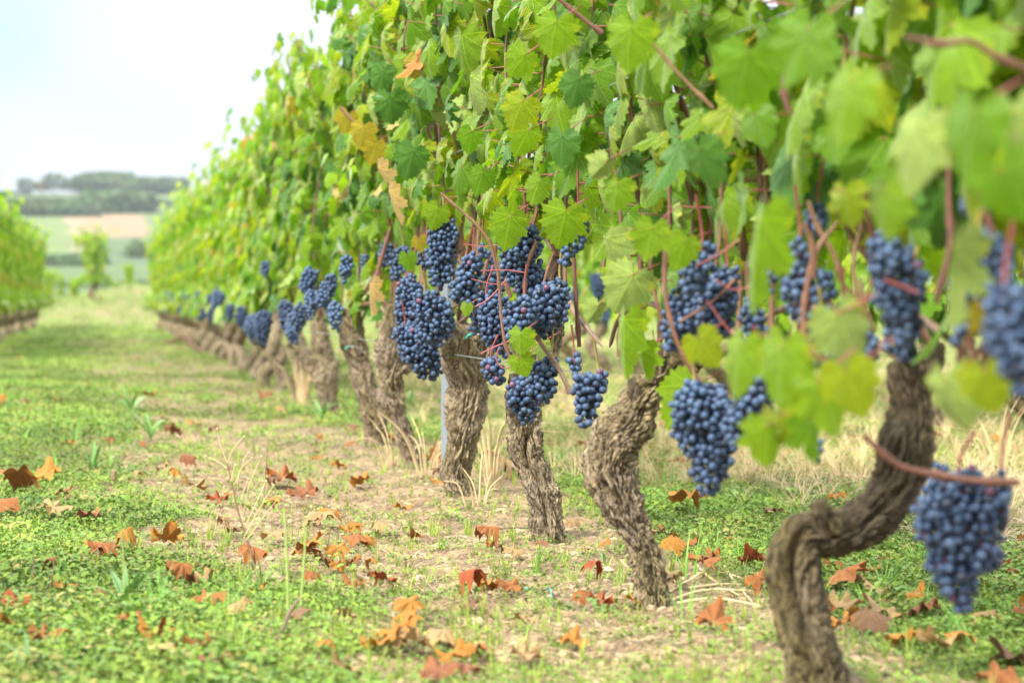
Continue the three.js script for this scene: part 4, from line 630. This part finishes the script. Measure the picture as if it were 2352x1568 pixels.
B('slender bunch with a dry brown leaf hanging on the thin wire', 0.96, [[1372, 872, 22], [1348, 895, 34], [1350, 930, 26], [1344, 965, 19]], { red: 0.05 });
// left group
B('tall bunch hanging highest above the thick stump', 0.96, [[1020, 532, 28], [1016, 570, 32], [1014, 610, 28], [1012, 640, 22]], { rb: 0.008 });
B('short stub of grapes left of the tall high bunch', 0.99, [[968, 592, 16], [980, 602, 18]], { rb: 0.008 });
B('narrow bunch hanging between pinkish canes above the hidden trunk', 0.98, [[925, 580, 16], [918, 605, 19], [908, 632, 15]], { rb: 0.008 });
B('bunch under crossing canes above the thick stump', 0.96, [[1086, 605, 24], [1078, 640, 28], [1062, 668, 28], [1090, 685, 24]], { rb: 0.008 });
B('upper bunch of the big heap left of the steel post', 0.94, [[935, 655, 24], [945, 685, 32], [940, 715, 30], [932, 740, 20]], { rb: 0.008 });
B('middle bunch of the big heap left of the steel post', 0.92, [[975, 690, 26], [998, 720, 40], [1005, 745, 36], [985, 765, 24]], { rb: 0.008 });
B('large lowest bunch of the big heap, hanging in front of the steel post', 0.93, [[930, 765, 24], [950, 785, 38], [975, 815, 38], [990, 845, 24]], { rb: 0.008 });
B('few berries high between two thin canes', 0.98, [[1108, 572, 13], [1118, 586, 12]], { rb: 0.008 });
B('partly hidden bunch in the shade behind crossing canes', 1.08, [[1128, 610, 22], [1140, 640, 24], [1128, 660, 20]], { rb: 0.008 });
B('small hanging bunch over the twisted leaning trunk', 0.99, [[838, 592, 11], [840, 612, 13], [836, 632, 10]], { rb: 0.008 });
B('round bunch in the leaves left of the pinkish canes', 1.0, [[888, 578, 17], [886, 596, 17]], { rb: 0.008 });
// over the shaggy vine
B('tight bunch with a brown cane running across it', 0.90, [[1612, 575, 26], [1600, 610, 38], [1594, 645, 30], [1612, 660, 18]], { rb: 0.0063 });
B('bunch low at the shaggy vine, crossed by a curved red cane', 0.92, [[1570, 690, 32], [1562, 725, 38], [1560, 765, 34], [1545, 790, 20]], { rb: 0.0063 });
B('dark full bunch between upright canes above the shaggy arm', 0.96, [[1670, 635, 28], [1655, 670, 42], [1640, 710, 44], [1650, 750, 30]], { rb: 0.0063 });
B('thin loose bunch peeping out beside a long pale leaf', 0.98, [[1775, 600, 16], [1762, 640, 22], [1745, 670, 20], [1740, 700, 14]], { rb: 0.0063, loose: 0.3, red: 0.08 });
B('big wide bunch hanging free below the shaggy arm, with two tails', 0.92, [[1595, 915, 34], [1615, 945, 62], [1625, 985, 58], [1640, 1030, 42], [1632, 1075, 36], [1625, 1120, 22]], { rb: 0.0063 });
B('side wing of grapes rising right of the big free-hanging bunch', 0.93, [[1745, 880, 34], [1730, 925, 40], [1700, 970, 36], [1680, 1000, 24]], { rb: 0.0063 });
// right foreground
B('loose bunch with gaps behind a thick brown cane', 0.95, [[1838, 570, 26], [1830, 625, 30], [1850, 670, 52], [1880, 720, 46], [1880, 760, 28]], { rb: 0.0060, loose: 0.28, red: 0.04 });
B('small dark bunch high under the canopy between tilted canes', 1.0, [[1880, 490, 24], [1868, 525, 22]], { rb: 0.0060 });
B('large dark bunch with a red leaf stalk across it, above the S-shaped trunk', 0.93, [[2025, 560, 30], [2055, 610, 54], [2070, 660, 52], [2070, 720, 40], [2085, 770, 30]], { rb: 0.0060 });
B('bunch resting on the cut head of the S-shaped trunk', 1.0, [[2075, 740, 34], [2070, 790, 34], [2090, 812, 22]], { rb: 0.0060 });
B('shaded bunch low behind the middle leaves left of the S-shaped trunk', 1.0, [[1935, 740, 40], [1960, 790, 46], [1945, 840, 26]], { rb: 0.0060 });
B('blurred bunch at the upper right, under a bent pale leaf', 0.88, [[2250, 560, 40], [2268, 605, 52], [2290, 640, 36]], { rb: 0.0060 });
B('narrow bunch right of the long yellowish leaf', 0.95, [[2215, 700, 18], [2208, 740, 24], [2205, 785, 18]], { rb: 0.0060 });
B('out of focus bunch cut by the right edge of the picture', 0.84, [[2310, 700, 50], [2330, 770, 56], [2345, 840, 44], [2350, 890, 26]], { rb: 0.0060 });
B('nearest and lowest bunch, blurred, hanging at the right bottom', 2.55, [[2205, 1125, 50], [2190, 1180, 88], [2205, 1240, 78], [2200, 1300, 50], [2205, 1350, 34], [2215, 1390, 24]], { rb: 0.0064, red: 0.02 });
B('side lobe of blurred grapes on the red cane beside the nearest bunch', 2.5, [[2300, 1105, 20], [2280, 1140, 38], [2285, 1190, 32]], { rb: 0.0060 });
B('dark bunch at the top right beside thick red canes', 1.0, [[2230, 470, 26], [2260, 500, 24]], { rb: 0.0060 });
B('few loose berries between the red canes left of the S-shaped trunk', 0.95, [[1890, 800, 24], [1905, 850, 26], [1900, 880, 16]], { rb: 0.0060, loose: 0.4, red: 0.2 });
B('small cluster behind the middle leaves, right of the tilted canes', 0.98, [[1985, 770, 26], [1995, 805, 26]], { rb: 0.0060 });
B('dark cluster low between the shaggy vine and the long pale leaf', 0.98, [[1725, 715, 26], [1735, 750, 28], [1715, 780, 18]], { rb: 0.0060, loose: 0.15 });
B('thin string of pale berries hanging below the middle leaves', 0.95, [[1886, 1010, 9], [1884, 1035, 10], [1878, 1060, 8]], { rb: 0.0060 });
B('bunch at the far right behind the yellow leaf', 0.98, [[2235, 620, 30], [2245, 670, 34], [2240, 700, 20]], { rb: 0.0060 });
// farther along the row: whole bunches
{
  const r = makeRng(515);
  function farBunch(pos, size, label, group, n = 70) {
    const axis = [V(0, 0, 0), V((r() - 0.5) * 0.02, -size * 0.45, 0), V((r() - 0.5) * 0.03, -size, 0)], rad = [size * 0.32, size * 0.36, size * 0.14], b = new Batch();
    for (const q of packBunch(axis, rad, 0.0085, r)) b.add(BERRYLO, new THREE.Matrix4().compose(q.c, new THREE.Quaternion(), V(0.0085, 0.0085, 0.0085)));
    const o = part('grape_bunch', b.build(), M.berry[Math.floor(r() * 3)], scene); o.position.copy(pos); return tag(o, label, 'grapes', group);
  }
  const lab = 'dark blue grape bunch low in the blurred far part of the row', grp = 'blurred grape bunches of the far row', kinds = [];
  const spots = [[605, 740, 0.17], [655, 715, 0.13], [712, 640, 0.13], [715, 690, 0.11], [750, 672, 0.11], [760, 650, 0.09], [500, 690, 0.18], [485, 720, 0.15], [555, 725, 0.13], [608, 620, 0.09], [455, 715, 0.15], [690, 720, 0.12], [525, 720, 0.12], [770, 720, 0.1], [675, 745, 0.13], [580, 745, 0.14], [420, 722, 0.12], [400, 700, 0.12], [375, 712, 0.12], [795, 610, 0.09]];
  spots.forEach(([x, y, s]) => { const D = latD(x, 0.8); const p = P(x, y - 12, D); kinds.push(farBunch(p, s * 0.8, lab, grp)); });
  for (let i = 0; i < 34; i++) { const d = 12 + r() * 26, c = copyOf(kinds[i % kinds.length], V(0.72 + 0.14 * r(), 0.42 + 0.24 * r(), -d), r() * 6, lab, grp, 0.6 + 0.35 * r()); }
  const l2 = 'dim grape bunch of the row behind, seen through a gap', g2 = 'grape bunches of the row behind';
  [[1320, 690], [1390, 735], [1372, 660], [1440, 700], [1560, 690], [1880, 960], [2090, 700], [2200, 640]].forEach(([x, y]) => { const D = latD(x, 3.35); copyOf(kinds[x % 7], P(x, y - 20, D), x, l2, g2, 1.1); });
}
// ---------------------------------------------------------------- post, wires, ties
{
  const D = 6.19, p = G(1017, 1075), base = V(ROW - 0.01, groundY(ROW, -6.1), -6.1), post = thing('vineyard_post', base, 'pale galvanised steel post between the thick stump and the trunk left of it', 'post'), galv = new THREE.MeshStandardMaterial({ color: rgb(0.24, 0.28, 0.31), roughness: 0.55, metalness: 0.3, bumpMap: barkBump, bumpScale: 0.0006 });
  const s = new THREE.Shape([[-0.009, -0.02], [0.009, -0.02], [0.009, -0.017], [-0.006, -0.017], [-0.006, 0.017], [0.009, 0.017], [0.009, 0.02], [-0.009, 0.02]].map(([a, b]) => new THREE.Vector2(a, b)));
  const g = new THREE.ExtrudeGeometry(s, { depth: 2.0, bevelEnabled: false }); g.rotateX(-Math.PI / 2); g.rotateY(0.35); part('profile', g, galv, post).position.y = -0.15;
  for (let k = 0; k < 12; k++) { const h = part('hook', tubeGeo([V(0.006, 0, 0.018), V(0.0, 0.008, 0.024), V(-0.006, 0.014, 0.022)], 0.002, 0.0015, 4, 5), galv, post); h.position.y = 0.2 + k * 0.13; h.rotation.y = 0.35; }
  const wireMat = new THREE.MeshStandardMaterial({ color: rgb(0.30, 0.34, 0.36), roughness: 0.45, metalness: 0.6 });
  [[0.405, 0.975, 'lowest thin steel wire running along the row under the grapes'], [0.98, 0.98, 'middle steel wire running through the leaves of the row'], [1.45, 1.1, 'upper steel wire hidden among the leaves of the row']].forEach(([y, x, label]) => {
    const pts = []; for (let d = y < 0.5 ? 3.9 : 1.4; d <= 40; d += d < 12 ? 1 : 4) pts.push(V(x + 0.01 * noise(d, 1, y), y + 0.012 * noise(d * 1.3, y, 2), -d));
    tag(part('trellis_wire', tubeGeo(pts, 0.0015, 0.0015, 90, 5), wireMat, scene), label, 'wire');
  });
  const tie = new THREE.MeshStandardMaterial({ color: rgb(0.03, 0.42, 0.33), roughness: 0.5 });
  [[1076, 774, 5.62, 'green plastic tie on top of the thick stump'], [797, 800, 7.7, 'green plastic tie beside the twisted trunk']].forEach(([x, y, d, label]) => { const q = P(x, y, d), o = thing('plant_tie', q, label, 'tie'); part('loop', tubeGeo([V(-0.008, -0.004, 0), V(0, 0.006, 0.004), V(0.012, 0.008, 0)], 0.003, 0.003, 8, 6), tie, o); part('tail', tubeGeo([V(0.012, 0.008, 0), V(0.035, 0.006, 0.01), V(0.055, -0.012, 0.005), V(0.075, -0.02, 0)], 0.0017, 0.0015, 10, 5), wireMat, o); });
  const string = new THREE.MeshStandardMaterial({ color: rgb(0.08, 0.36, 0.33), roughness: 0.6 });
  const g0 = [[1175, 1328], [1205, 1333], [1240, 1340], [1262, 1352], [1268, 1372]].map(([x, y]) => { const q = G(x, y); q.y = groundY(q.x, q.z) + 0.008; return q; });
  tag(part('string', tubeGeo(g0, 0.0016, 0.0016, 20, 5), string, scene), 'thin blue-green string lying by the slim trunk foot', 'string');
}
// ---------------------------------------------------------------- fallen leaves
{
  const r = makeRng(61), gr = (x, y) => { const q = G(x, y); q.y = groundY(q.x, q.z); return q; };
  function fallen(q, size, mat, v, label, group, tilt = 0.5) {
    const o = part('fallen_leaf', DRY[v % DRY.length], M.fallen[mat], scene), nrm = V((r() - 0.5) * tilt * 2, 1, (r() - 0.5) * tilt * 2).normalize(), a = r() * 6.283, t = V(Math.cos(a), 0, Math.sin(a)); t.addScaledVector(nrm, -t.dot(nrm));
    const m = leafMatrix(V(0, 0, 0), t, nrm, size); m.decompose(o.position, o.quaternion, o.scale); o.geometry.boundingBox ?? o.geometry.computeBoundingBox();
    const bb = new THREE.Box3().copy(o.geometry.boundingBox).applyMatrix4(m), c = V(0, 0, 0); bb.getCenter(c); o.position.set(q.x - c.x, q.y - bb.min.y - 0.15 * (bb.max.y - bb.min.y) + 0.010, q.z - c.z);
    return tag(o, label, 'fallen leaf', group);
  }
  // [pixel, length px, colour, bend, label]
  const L = [
    [240, 1288, 95, 0, 0, 'large rust fallen leaf beside the tall plantain, standing like a tent'], [385, 1256, 95, 1, 3, 'orange brown fallen leaf between the plantain and the dry weed'], [472, 1402, 105, 0, 2, 'rust red fallen leaf below the dry branching weed'], [352, 1482, 100, 1, 1, 'upright orange fallen leaf in the bottom left weeds'], [398, 1512, 90, 3, 4, 'tan fallen leaf lying against the upright orange one'], [455, 1498, 80, 0, 3, 'rust curled leaf right of the tan one at the bottom left'], [500, 1532, 90, 2, 5, 'dull red leaf at the bottom edge left of the middle'],
    [845, 1244, 50, 1, 4, 'small bright orange leaf alone on the bare soil'], [712, 1268, 100, 1, 5, 'orange leaf with a yellow edge on bare soil right of the thin green stems'], [772, 1294, 50, 1, 2, 'small orange leaf at the edge of the bare soil'], [652, 1104, 90, 0, 1, 'rust leaf in the leaf litter left of the twin trunks'], [692, 1142, 80, 2, 3, 'dull red leaf in the litter behind the thin green stems'], [735, 1192, 85, 3, 0, 'pinkish tan leaf leaning on a dark scrap'], [828, 1106, 60, 1, 2, 'orange leaf left of the leaning trunk feet'], [42, 1128, 110, 0, 0, 'big rust leaf at the left edge, in front of weeds'], [100, 1108, 95, 1, 1, 'orange curled leaf near the left edge'], [12, 1200, 85, 0, 4, 'rust leaf cut by the left edge'], [132, 1198, 75, 3, 5, 'pale leaf lying flat at the left'], [204, 1206, 75, 2, 2, 'dark red curled leaf at the left'], [450, 1130, 75, 3, 3, 'tan upright leaf behind the dry weed'],
    [880, 1352, 80, 5, 5, 'deep red leaf on bare soil at the lower middle'], [936, 1402, 85, 1, 0, 'orange leaf standing upright at the lower middle'], [918, 1450, 110, 1, 5, 'long orange leaf left of the golden heap'], [962, 1472, 110, 3, 1, 'golden tan leaf on top of the leaf heap at the lower middle'], [1012, 1462, 90, 3, 4, 'tan curled leaf at the back of the leaf heap'], [1045, 1502, 105, 1, 3, 'orange leaf in front of the leaf heap'], [1085, 1480, 70, 0, 2, 'rusty leaf at the right end of the leaf heap'], [1060, 1536, 95, 2, 0, 'dark red leaf at the bottom edge below the heap'], [1000, 1552, 110, 2, 5, 'purplish brown leaf at the bottom edge in the middle'], [1216, 1478, 85, 3, 3, 'lone tan leaf on bare soil at the lower middle right'], [1082, 1372, 60, 4, 1, 'brown leaf folded double on the bare soil'], [1362, 1330, 75, 5, 6, 'narrow rolled red leaf on the bare soil'],
    [1578, 1158, 110, 1, 2, 'large orange leaf in the weeds below the big free bunch'], [1560, 1252, 90, 0, 5, 'rust leaf right of the shaggy trunk'], [1622, 1290, 70, 0, 3, 'small rust leaf between the two nearest trunks'], [1722, 1282, 80, 5, 1, 'deep red leaf left of the nearest trunk'], [1945, 1322, 130, 0, 0, 'large pleated rust leaf under the S-shaped trunk'], [2082, 1352, 115, 1, 1, 'bright orange leaf in the litter right of the nearest trunk'], [2020, 1388, 120, 3, 5, 'copper leaf in the middle of the litter by the nearest trunk'], [1938, 1420, 100, 1, 3, 'glowing orange leaf beside the nearest trunk'], [2002, 1428, 115, 4, 4, 'pale brown leaf showing its veins by the nearest trunk'], [2082, 1455, 100, 1, 2, 'vivid orange leaf in front of the litter on the right'], [2268, 1404, 75, 3, 0, 'tan leaf standing below the nearest bunch'], [2322, 1500, 150, 4, 5, 'big dark brown leaf at the right edge'], [2150, 1482, 110, 3, 3, 'tan leaf lying in the lower right grass'], [2205, 1470, 90, 1, 4, 'orange leaf behind the lower right grass'], [2300, 1548, 120, 0, 2, 'rusty leaf in the bottom right corner'],
    [795, 1545, 100, 3, 1, 'tan leaf at the bottom edge left of the heap'], [1150, 1080, 110, 3, 0, 'large pale leaf behind the thick stump in the straw'], [1000, 1050, 60, 1, 3, 'orange leaf at the foot of the steel post'], [700, 1275, 60, 0, 0, 'rust leaf under the yellow-edged orange one'], [860, 1330, 50, 0, 6, 'little rust leaf behind the deep red one'], [1130, 1340, 50, 0, 3, 'small rust leaf on soil left of the string'], [320, 1392, 50, 1, 2, 'small orange leaf right of the tall plantain'], [1240, 1160, 40, 0, 1, 'small rust leaf behind the slim trunk'],
  ];
  for (const [x, y, s, c, v, label] of L) { const q = gr(x, y + s * 0.12), D = proj(q).D; fallen(q, s * D / F * 0.74, c, v, label, 'fallen vine leaves singled out near the front', 0.5); }
  const zones = [[(x, d) => x < 0.35 && d < 9, 'in the green weeds of the aisle'], [(x, d) => x < 0.5 && d >= 9, 'far down the aisle'], [(x, d) => x >= 1.25, 'on the ground behind the row'], [() => true, 'on the soil strip under the vines']];
  for (let i = 0; i < 330; i++) {
    const d = 1 / lerp(1 / 3.1, 1 / 19, Math.pow(r(), 0.75)), a = 0.2044 + (r() - 0.5) * 0.6, x = d * a; if (noise(x * 0.9, 5.5, d * 0.8) < -0.12 && r() < 0.8) continue;
    const c = [0, 0, 1, 1, 2, 3, 3, 4, 5][Math.floor(r() * 9)], zn = zones.find((q) => q[0](x, d))[1];
    fallen(V(x, groundY(x, -d), -d), 0.024 + 0.036 * r() + (d > 8 ? 0.015 : 0), c, Math.floor(r() * 7), `${FALLEN[c]} fallen vine leaf lying ${zn}`, `${FALLEN[c]} leaves ${zn}`, 0.4);
  }
  // plantains, dry weed, stems, twigs, straw stalks
  const plantGreen = phys({ color: rgb(0.17, 0.36, 0.07), roughness: 0.7, transmission: 0.3, thickness: 0, clearcoat: 0.2, clearcoatRoughness: 0.5, bumpMap: barkBump, bumpScale: 0.001 });
  function strap(L, w, bend, n = 8) { const pos = [], uv = [], idx = []; for (let k = 0; k <= n; k++) { const t = k / n, a = t * bend, wd = w * Math.sin(Math.PI * Math.min(1, 0.08 + t * 0.92)) ** 0.8, y = L * Math.sin(a) / (bend || 1), o = L * (1 - Math.cos(a)) / (bend || 1); for (const s of [-1, 0, 1]) { pos.push(s * wd / 2, y + Math.abs(s) * wd * 0.16, o + 0.001); uv.push(s * 0.5 + 0.5, t * 2); } if (k < n) for (const e of [0, 1]) { const q = k * 3 + e; idx.push(q, q + 1, q + 4, q, q + 4, q + 3); } } const g = new THREE.BufferGeometry(); g.setAttribute('position', new THREE.Float32BufferAttribute(pos, 3)); g.setAttribute('uv', new THREE.Float32BufferAttribute(uv, 2)); g.setIndex(idx); g.computeVertexNormals(); return g; }
  const STRAPS = [strap(1, 0.13, 0.5), strap(1, 0.16, 0.9), strap(1, 0.12, 1.3)];
  const strawM = new THREE.MeshStandardMaterial({ color: rgb(0.60, 0.46, 0.26), roughness: 0.8 }), stalkM = new THREE.MeshStandardMaterial({ color: rgb(0.30, 0.40, 0.11), roughness: 0.7 }), seedM = new THREE.MeshStandardMaterial({ color: rgb(0.50, 0.37, 0.20), roughness: 1, bumpMap: barkBump, bumpScale: 0.003 }), weedM = new THREE.MeshStandardMaterial({ color: rgb(0.34, 0.22, 0.13), map: caneMap, roughness: 0.85 }), twigM = new THREE.MeshStandardMaterial({ color: rgb(0.34, 0.25, 0.19), map: caneMap, roughness: 0.9 });
  [[285, 1395, 135, 9, 'tall plantain with strap leaves at the lower left', 1], [62, 1560, 120, 8, 'plantain in the bottom left corner', 0], [345, 1012, 80, 7, 'plantain tuft halfway up the aisle', 0], [215, 1085, 70, 7, 'plantain tuft at the left among fallen leaves', 0], [300, 950, 70, 6, 'broad green tuft far up the aisle', 0], [1390, 1290, 60, 5, 'small green plant at the foot of the shaggy trunk', 0], [940, 925, 60, 5, 'leafy weed between the post and the far trunks', 0], [740, 960, 70, 8, 'leafy weed at the foot of the forked trunk', 0]].forEach(([x, y, px, n, label, stalk]) => {
    const q = gr(x, y), D = proj(q).D, o = thing('plantain', q, label, 'plant'), s = px * D / F;
    for (let i = 0; i < n; i++) { const m = part('leaf', STRAPS[i % 3], plantGreen, o); m.rotation.set(0, i / n * 6.28 + r(), 0); m.rotateX(0.12 + 0.3 * r()); m.scale.setScalar(s * (0.65 + 0.5 * r())); }
    if (stalk) { part('stalk', tubeGeo([V(0, 0, 0), V(-0.003, s * 1.2, 0), V(-0.018, s * 2.25, 0.01)], 0.0014, 0.0009, 10, 5), stalkM, o); const h = part('seed_head', new THREE.CapsuleGeometry(0.0055, 0.012, 4, 10), seedM, o); h.position.set(-0.018, s * 2.3, 0.01); }
  });
  { // dry branching weed
    const q = gr(595, 1345), D = proj(q).D, at = (x, y, dd = 0) => P(x, y, D + dd).sub(q), o = thing('dry_weed', q, 'dry brown branching weed with beaded tips rising from the turf', 'plant');
    const st = [at(598, 1350), at(570, 1250), at(545, 1170), at(532, 1110), at(520, 1060)]; part('stem', tubeGeo(st, 0.003, 0.0014, 20, 6), weedM, o); part('stem', tubeGeo([at(545, 1170), at(538, 1140), at(543, 1115)], 0.002, 0.0012, 6, 5), weedM, o);
    const br = [[[520, 1060], [505, 1020], [498, 985]], [[522, 1062], [533, 1035], [548, 1015], [560, 1003]], [[520, 1075], [500, 1060], [472, 1047]], [[540, 1150], [548, 1095], [558, 1070], [578, 1052]], [[540, 1110], [556, 1070], [562, 1050], [570, 1040]], [[556, 1200], [570, 1120], [585, 1080], [600, 1048]], [[560, 1215], [590, 1150], [610, 1105]], [[562, 1230], [600, 1160], [628, 1115]], [[566, 1240], [610, 1180], [642, 1140]], [[548, 1170], [562, 1120], [571, 1100]], [[530, 1105], [535, 1085], [540, 1068]]];
    br.forEach((b, i) => { part('branch', tubeGeo(b.map(([x, y]) => at(x, y, 0.03 * Math.sin(i * 2.3) * (y < 1150 ? 1 : 0.2))), 0.0011, 0.0008, 10, 5), strawM, o); const e = b[b.length - 1], h = part('bud', new THREE.IcosahedronGeometry(0.0024, 1), strawM, o); h.position.copy(at(e[0], e[1], 0.03 * Math.sin(i * 2.3))); });
  }
  const stalk = (name, label, cat, list, r0, r1, mat, g, onGround) => { const q0 = gr(...list[0]), D = proj(q0).D, pts = list.map(([x, y]) => { if (!onGround) return P(x, y, D); const q = gr(x, y); q.y += 0.008; return q; }); return tag(part(name, tubeGeo(pts, r0, r1, 16, 6), mat, scene), label, cat, g); };
  stalk('rush_stem', 'left one of two thin upright green stems at the lower left', 'stem', [[661, 1425], [660, 1330], [656, 1230], [652, 1165]], 0.0028, 0.0018, stalkM); stalk('rush_stem', 'right one of two thin upright green stems at the lower left', 'stem', [[688, 1425], [694, 1340], [700, 1250], [698, 1185]], 0.0028, 0.0018, stalkM);
  stalk('stem', 'thin dark stem with a dry head at the far left', 'stem', [[85, 1370], [75, 1310], [74, 1265]], 0.0012, 0.001, weedM); stalk('stem', 'second thin dark stem with a dry head at the far left', 'stem', [[100, 1390], [118, 1330], [124, 1280]], 0.0012, 0.001, weedM); stalk('stem', 'bare dark stem standing in the litter behind the green stems', 'stem', [[606, 1140], [610, 1080], [616, 1010]], 0.0018, 0.0012, weedM); stalk('stem', 'thin seedling stem in the middle of the aisle', 'stem', [[115, 1005], [113, 960], [112, 925]], 0.0016, 0.0012, weedM);
  stalk('twig', 'purplish bent twig leaning by the two green stems', 'twig', [[640, 1468], [655, 1430], [668, 1400], [690, 1372]], 0.0035, 0.0025, M.oldCane);
  const tw = [[[[955, 1303], [975, 1320], [1000, 1335], [1018, 1345]], 'forked twig on the bare soil in the middle'], [[[815, 1303], [840, 1315], [852, 1322]], 'short twig on soil below the lone orange leaf'], [[[925, 1478], [970, 1484], [1035, 1482]], 'twig in front of the leaf heap'], [[[1230, 1352], [1260, 1342], [1285, 1330]], 'short grey twig on the soil left of the rolled red leaf'], [[[1110, 1208], [1160, 1202], [1220, 1198]], 'thin twig lying before the slim trunk'], [[[640, 1020], [690, 1002], [740, 985]], 'dark bent twig lying left of the trunks'], [[[100, 1420], [170, 1400], [225, 1388]], 'long thin twig lying through the weeds at the lower left'], [[[870, 1555], [895, 1525], [905, 1510]], 'pale twig piece at the bottom edge'], [[[570, 1375], [600, 1355], [655, 1350]], 'pale stick lying at the foot of the dry weed']];
  for (const [l, label] of tw) stalk('twig', label, 'twig', l, 0.0038, 0.0025, twigM, null, true);
  const ss = [[[1425, 1285], [1470, 1335], [1512, 1368], [1560, 1372]], [[1592, 1218], [1650, 1280], [1720, 1330], [1755, 1375]], [[1512, 1368], [1580, 1330], [1640, 1310], [1760, 1318]], [[1520, 1372], [1620, 1352], [1740, 1350]], [[1530, 1375], [1640, 1372], [1750, 1380]], [[1600, 1290], [1640, 1330], [1700, 1360]], [[1660, 1290], [1690, 1330], [1730, 1372]], [[1580, 1345], [1650, 1340], [1730, 1330]]];
  ss.forEach((l, i) => stalk('straw_stalk', i < 1 ? 'dry straw stalk bent against the foot of the shaggy trunk' : i === 1 ? 'long straw stalk slanting down between the two nearest trunks' : 'dry straw stalk lying between the two nearest trunks', 'straw', l, 0.003, 0.002, strawM, i > 1 ? 'straw between the two nearest trunks' : null, i > 1));
  [[1130, 1120, 0.30, 26, 'pale dry grass tuft right of the thick stump'], [690, 925, 0.34, 30, 'pale dry grass tuft in front of the forked trunk'], [980, 1085, 0.22, 14, 'thin dry grass at the feet of the leaning trunks'], [1100, 1150, 0.16, 10, 'small dry grass tuft before the thick stump'], [905, 1060, 0.2, 14, 'dry grass between the twisted and the half-hidden trunk'], [2290, 1080, 0.3, 22, 'dry grass standing behind the nearest trunk']].forEach(([x, y, h, n, label]) => {
    const q = gr(x, y), o = thing('dry_grass_tuft', q, label, 'dry grass');
    for (let i = 0; i < n; i++) { const a = r() * 6.28, b = 0.1 + 0.75 * r(), H = h * (0.4 + 0.7 * r()), c = V(Math.cos(a), 0, Math.sin(a)), s0 = c.clone().multiplyScalar(0.04 * r()), k = r() < 0.3 ? -0.4 : 0.1; part('blade', tubeGeo([s0, s0.clone().addScaledVector(c, H * b * 0.35).add(V(0, H * 0.55, 0)), s0.clone().addScaledVector(c, H * b).add(V(0, H * (0.85 + k * b), 0))], 0.0022, 0.001, 8, 4), strawM, o); }
  });
  { const q = gr(425, 805), o = thing('pruned_wood', q, 'reddish brown pruned branch lying at the row edge far back', 'branch'), at = (x, y, h) => { const v = G(x, y); v.y = groundY(v.x, v.z) + h; return v.sub(q); }; part('branch', tubeGeo([at(380, 795, 0.03), at(410, 795, 0.09), at(440, 806, 0.07), at(475, 818, 0.02)], 0.022, 0.012, 14, 6), M.cane[1], o); part('twig', tubeGeo([at(405, 795, 0.08), at(395, 786, 0.12), at(385, 788, 0.1)], 0.01, 0.005, 8, 5), M.cane[1], o); part('twig', tubeGeo([at(440, 806, 0.06), at(455, 800, 0.11), at(470, 806, 0.1)], 0.01, 0.005, 8, 5), M.cane[1], o); }
  { const q = gr(1248, 1222), o = thing('vine_shoot', q, 'young green vine shoot with one leaf at the foot of the slim trunk', 'plant'), l = part('leaf', LEAF[0], M.leaf[2], o); leafMatrix(V(0, 0.045, 0.04), V(0.1, -0.9, 0.35), V(-0.2, 0.3, 1), 0.042).decompose(l.position, l.quaternion, l.scale); part('stem', tubeGeo([V(0, -0.01, 0), V(0, 0.02, 0.02), V(0, 0.045, 0.04)], 0.0018, 0.0013, 6, 5), M.stemGreen, o); }
}
renderer.render(scene, camera);
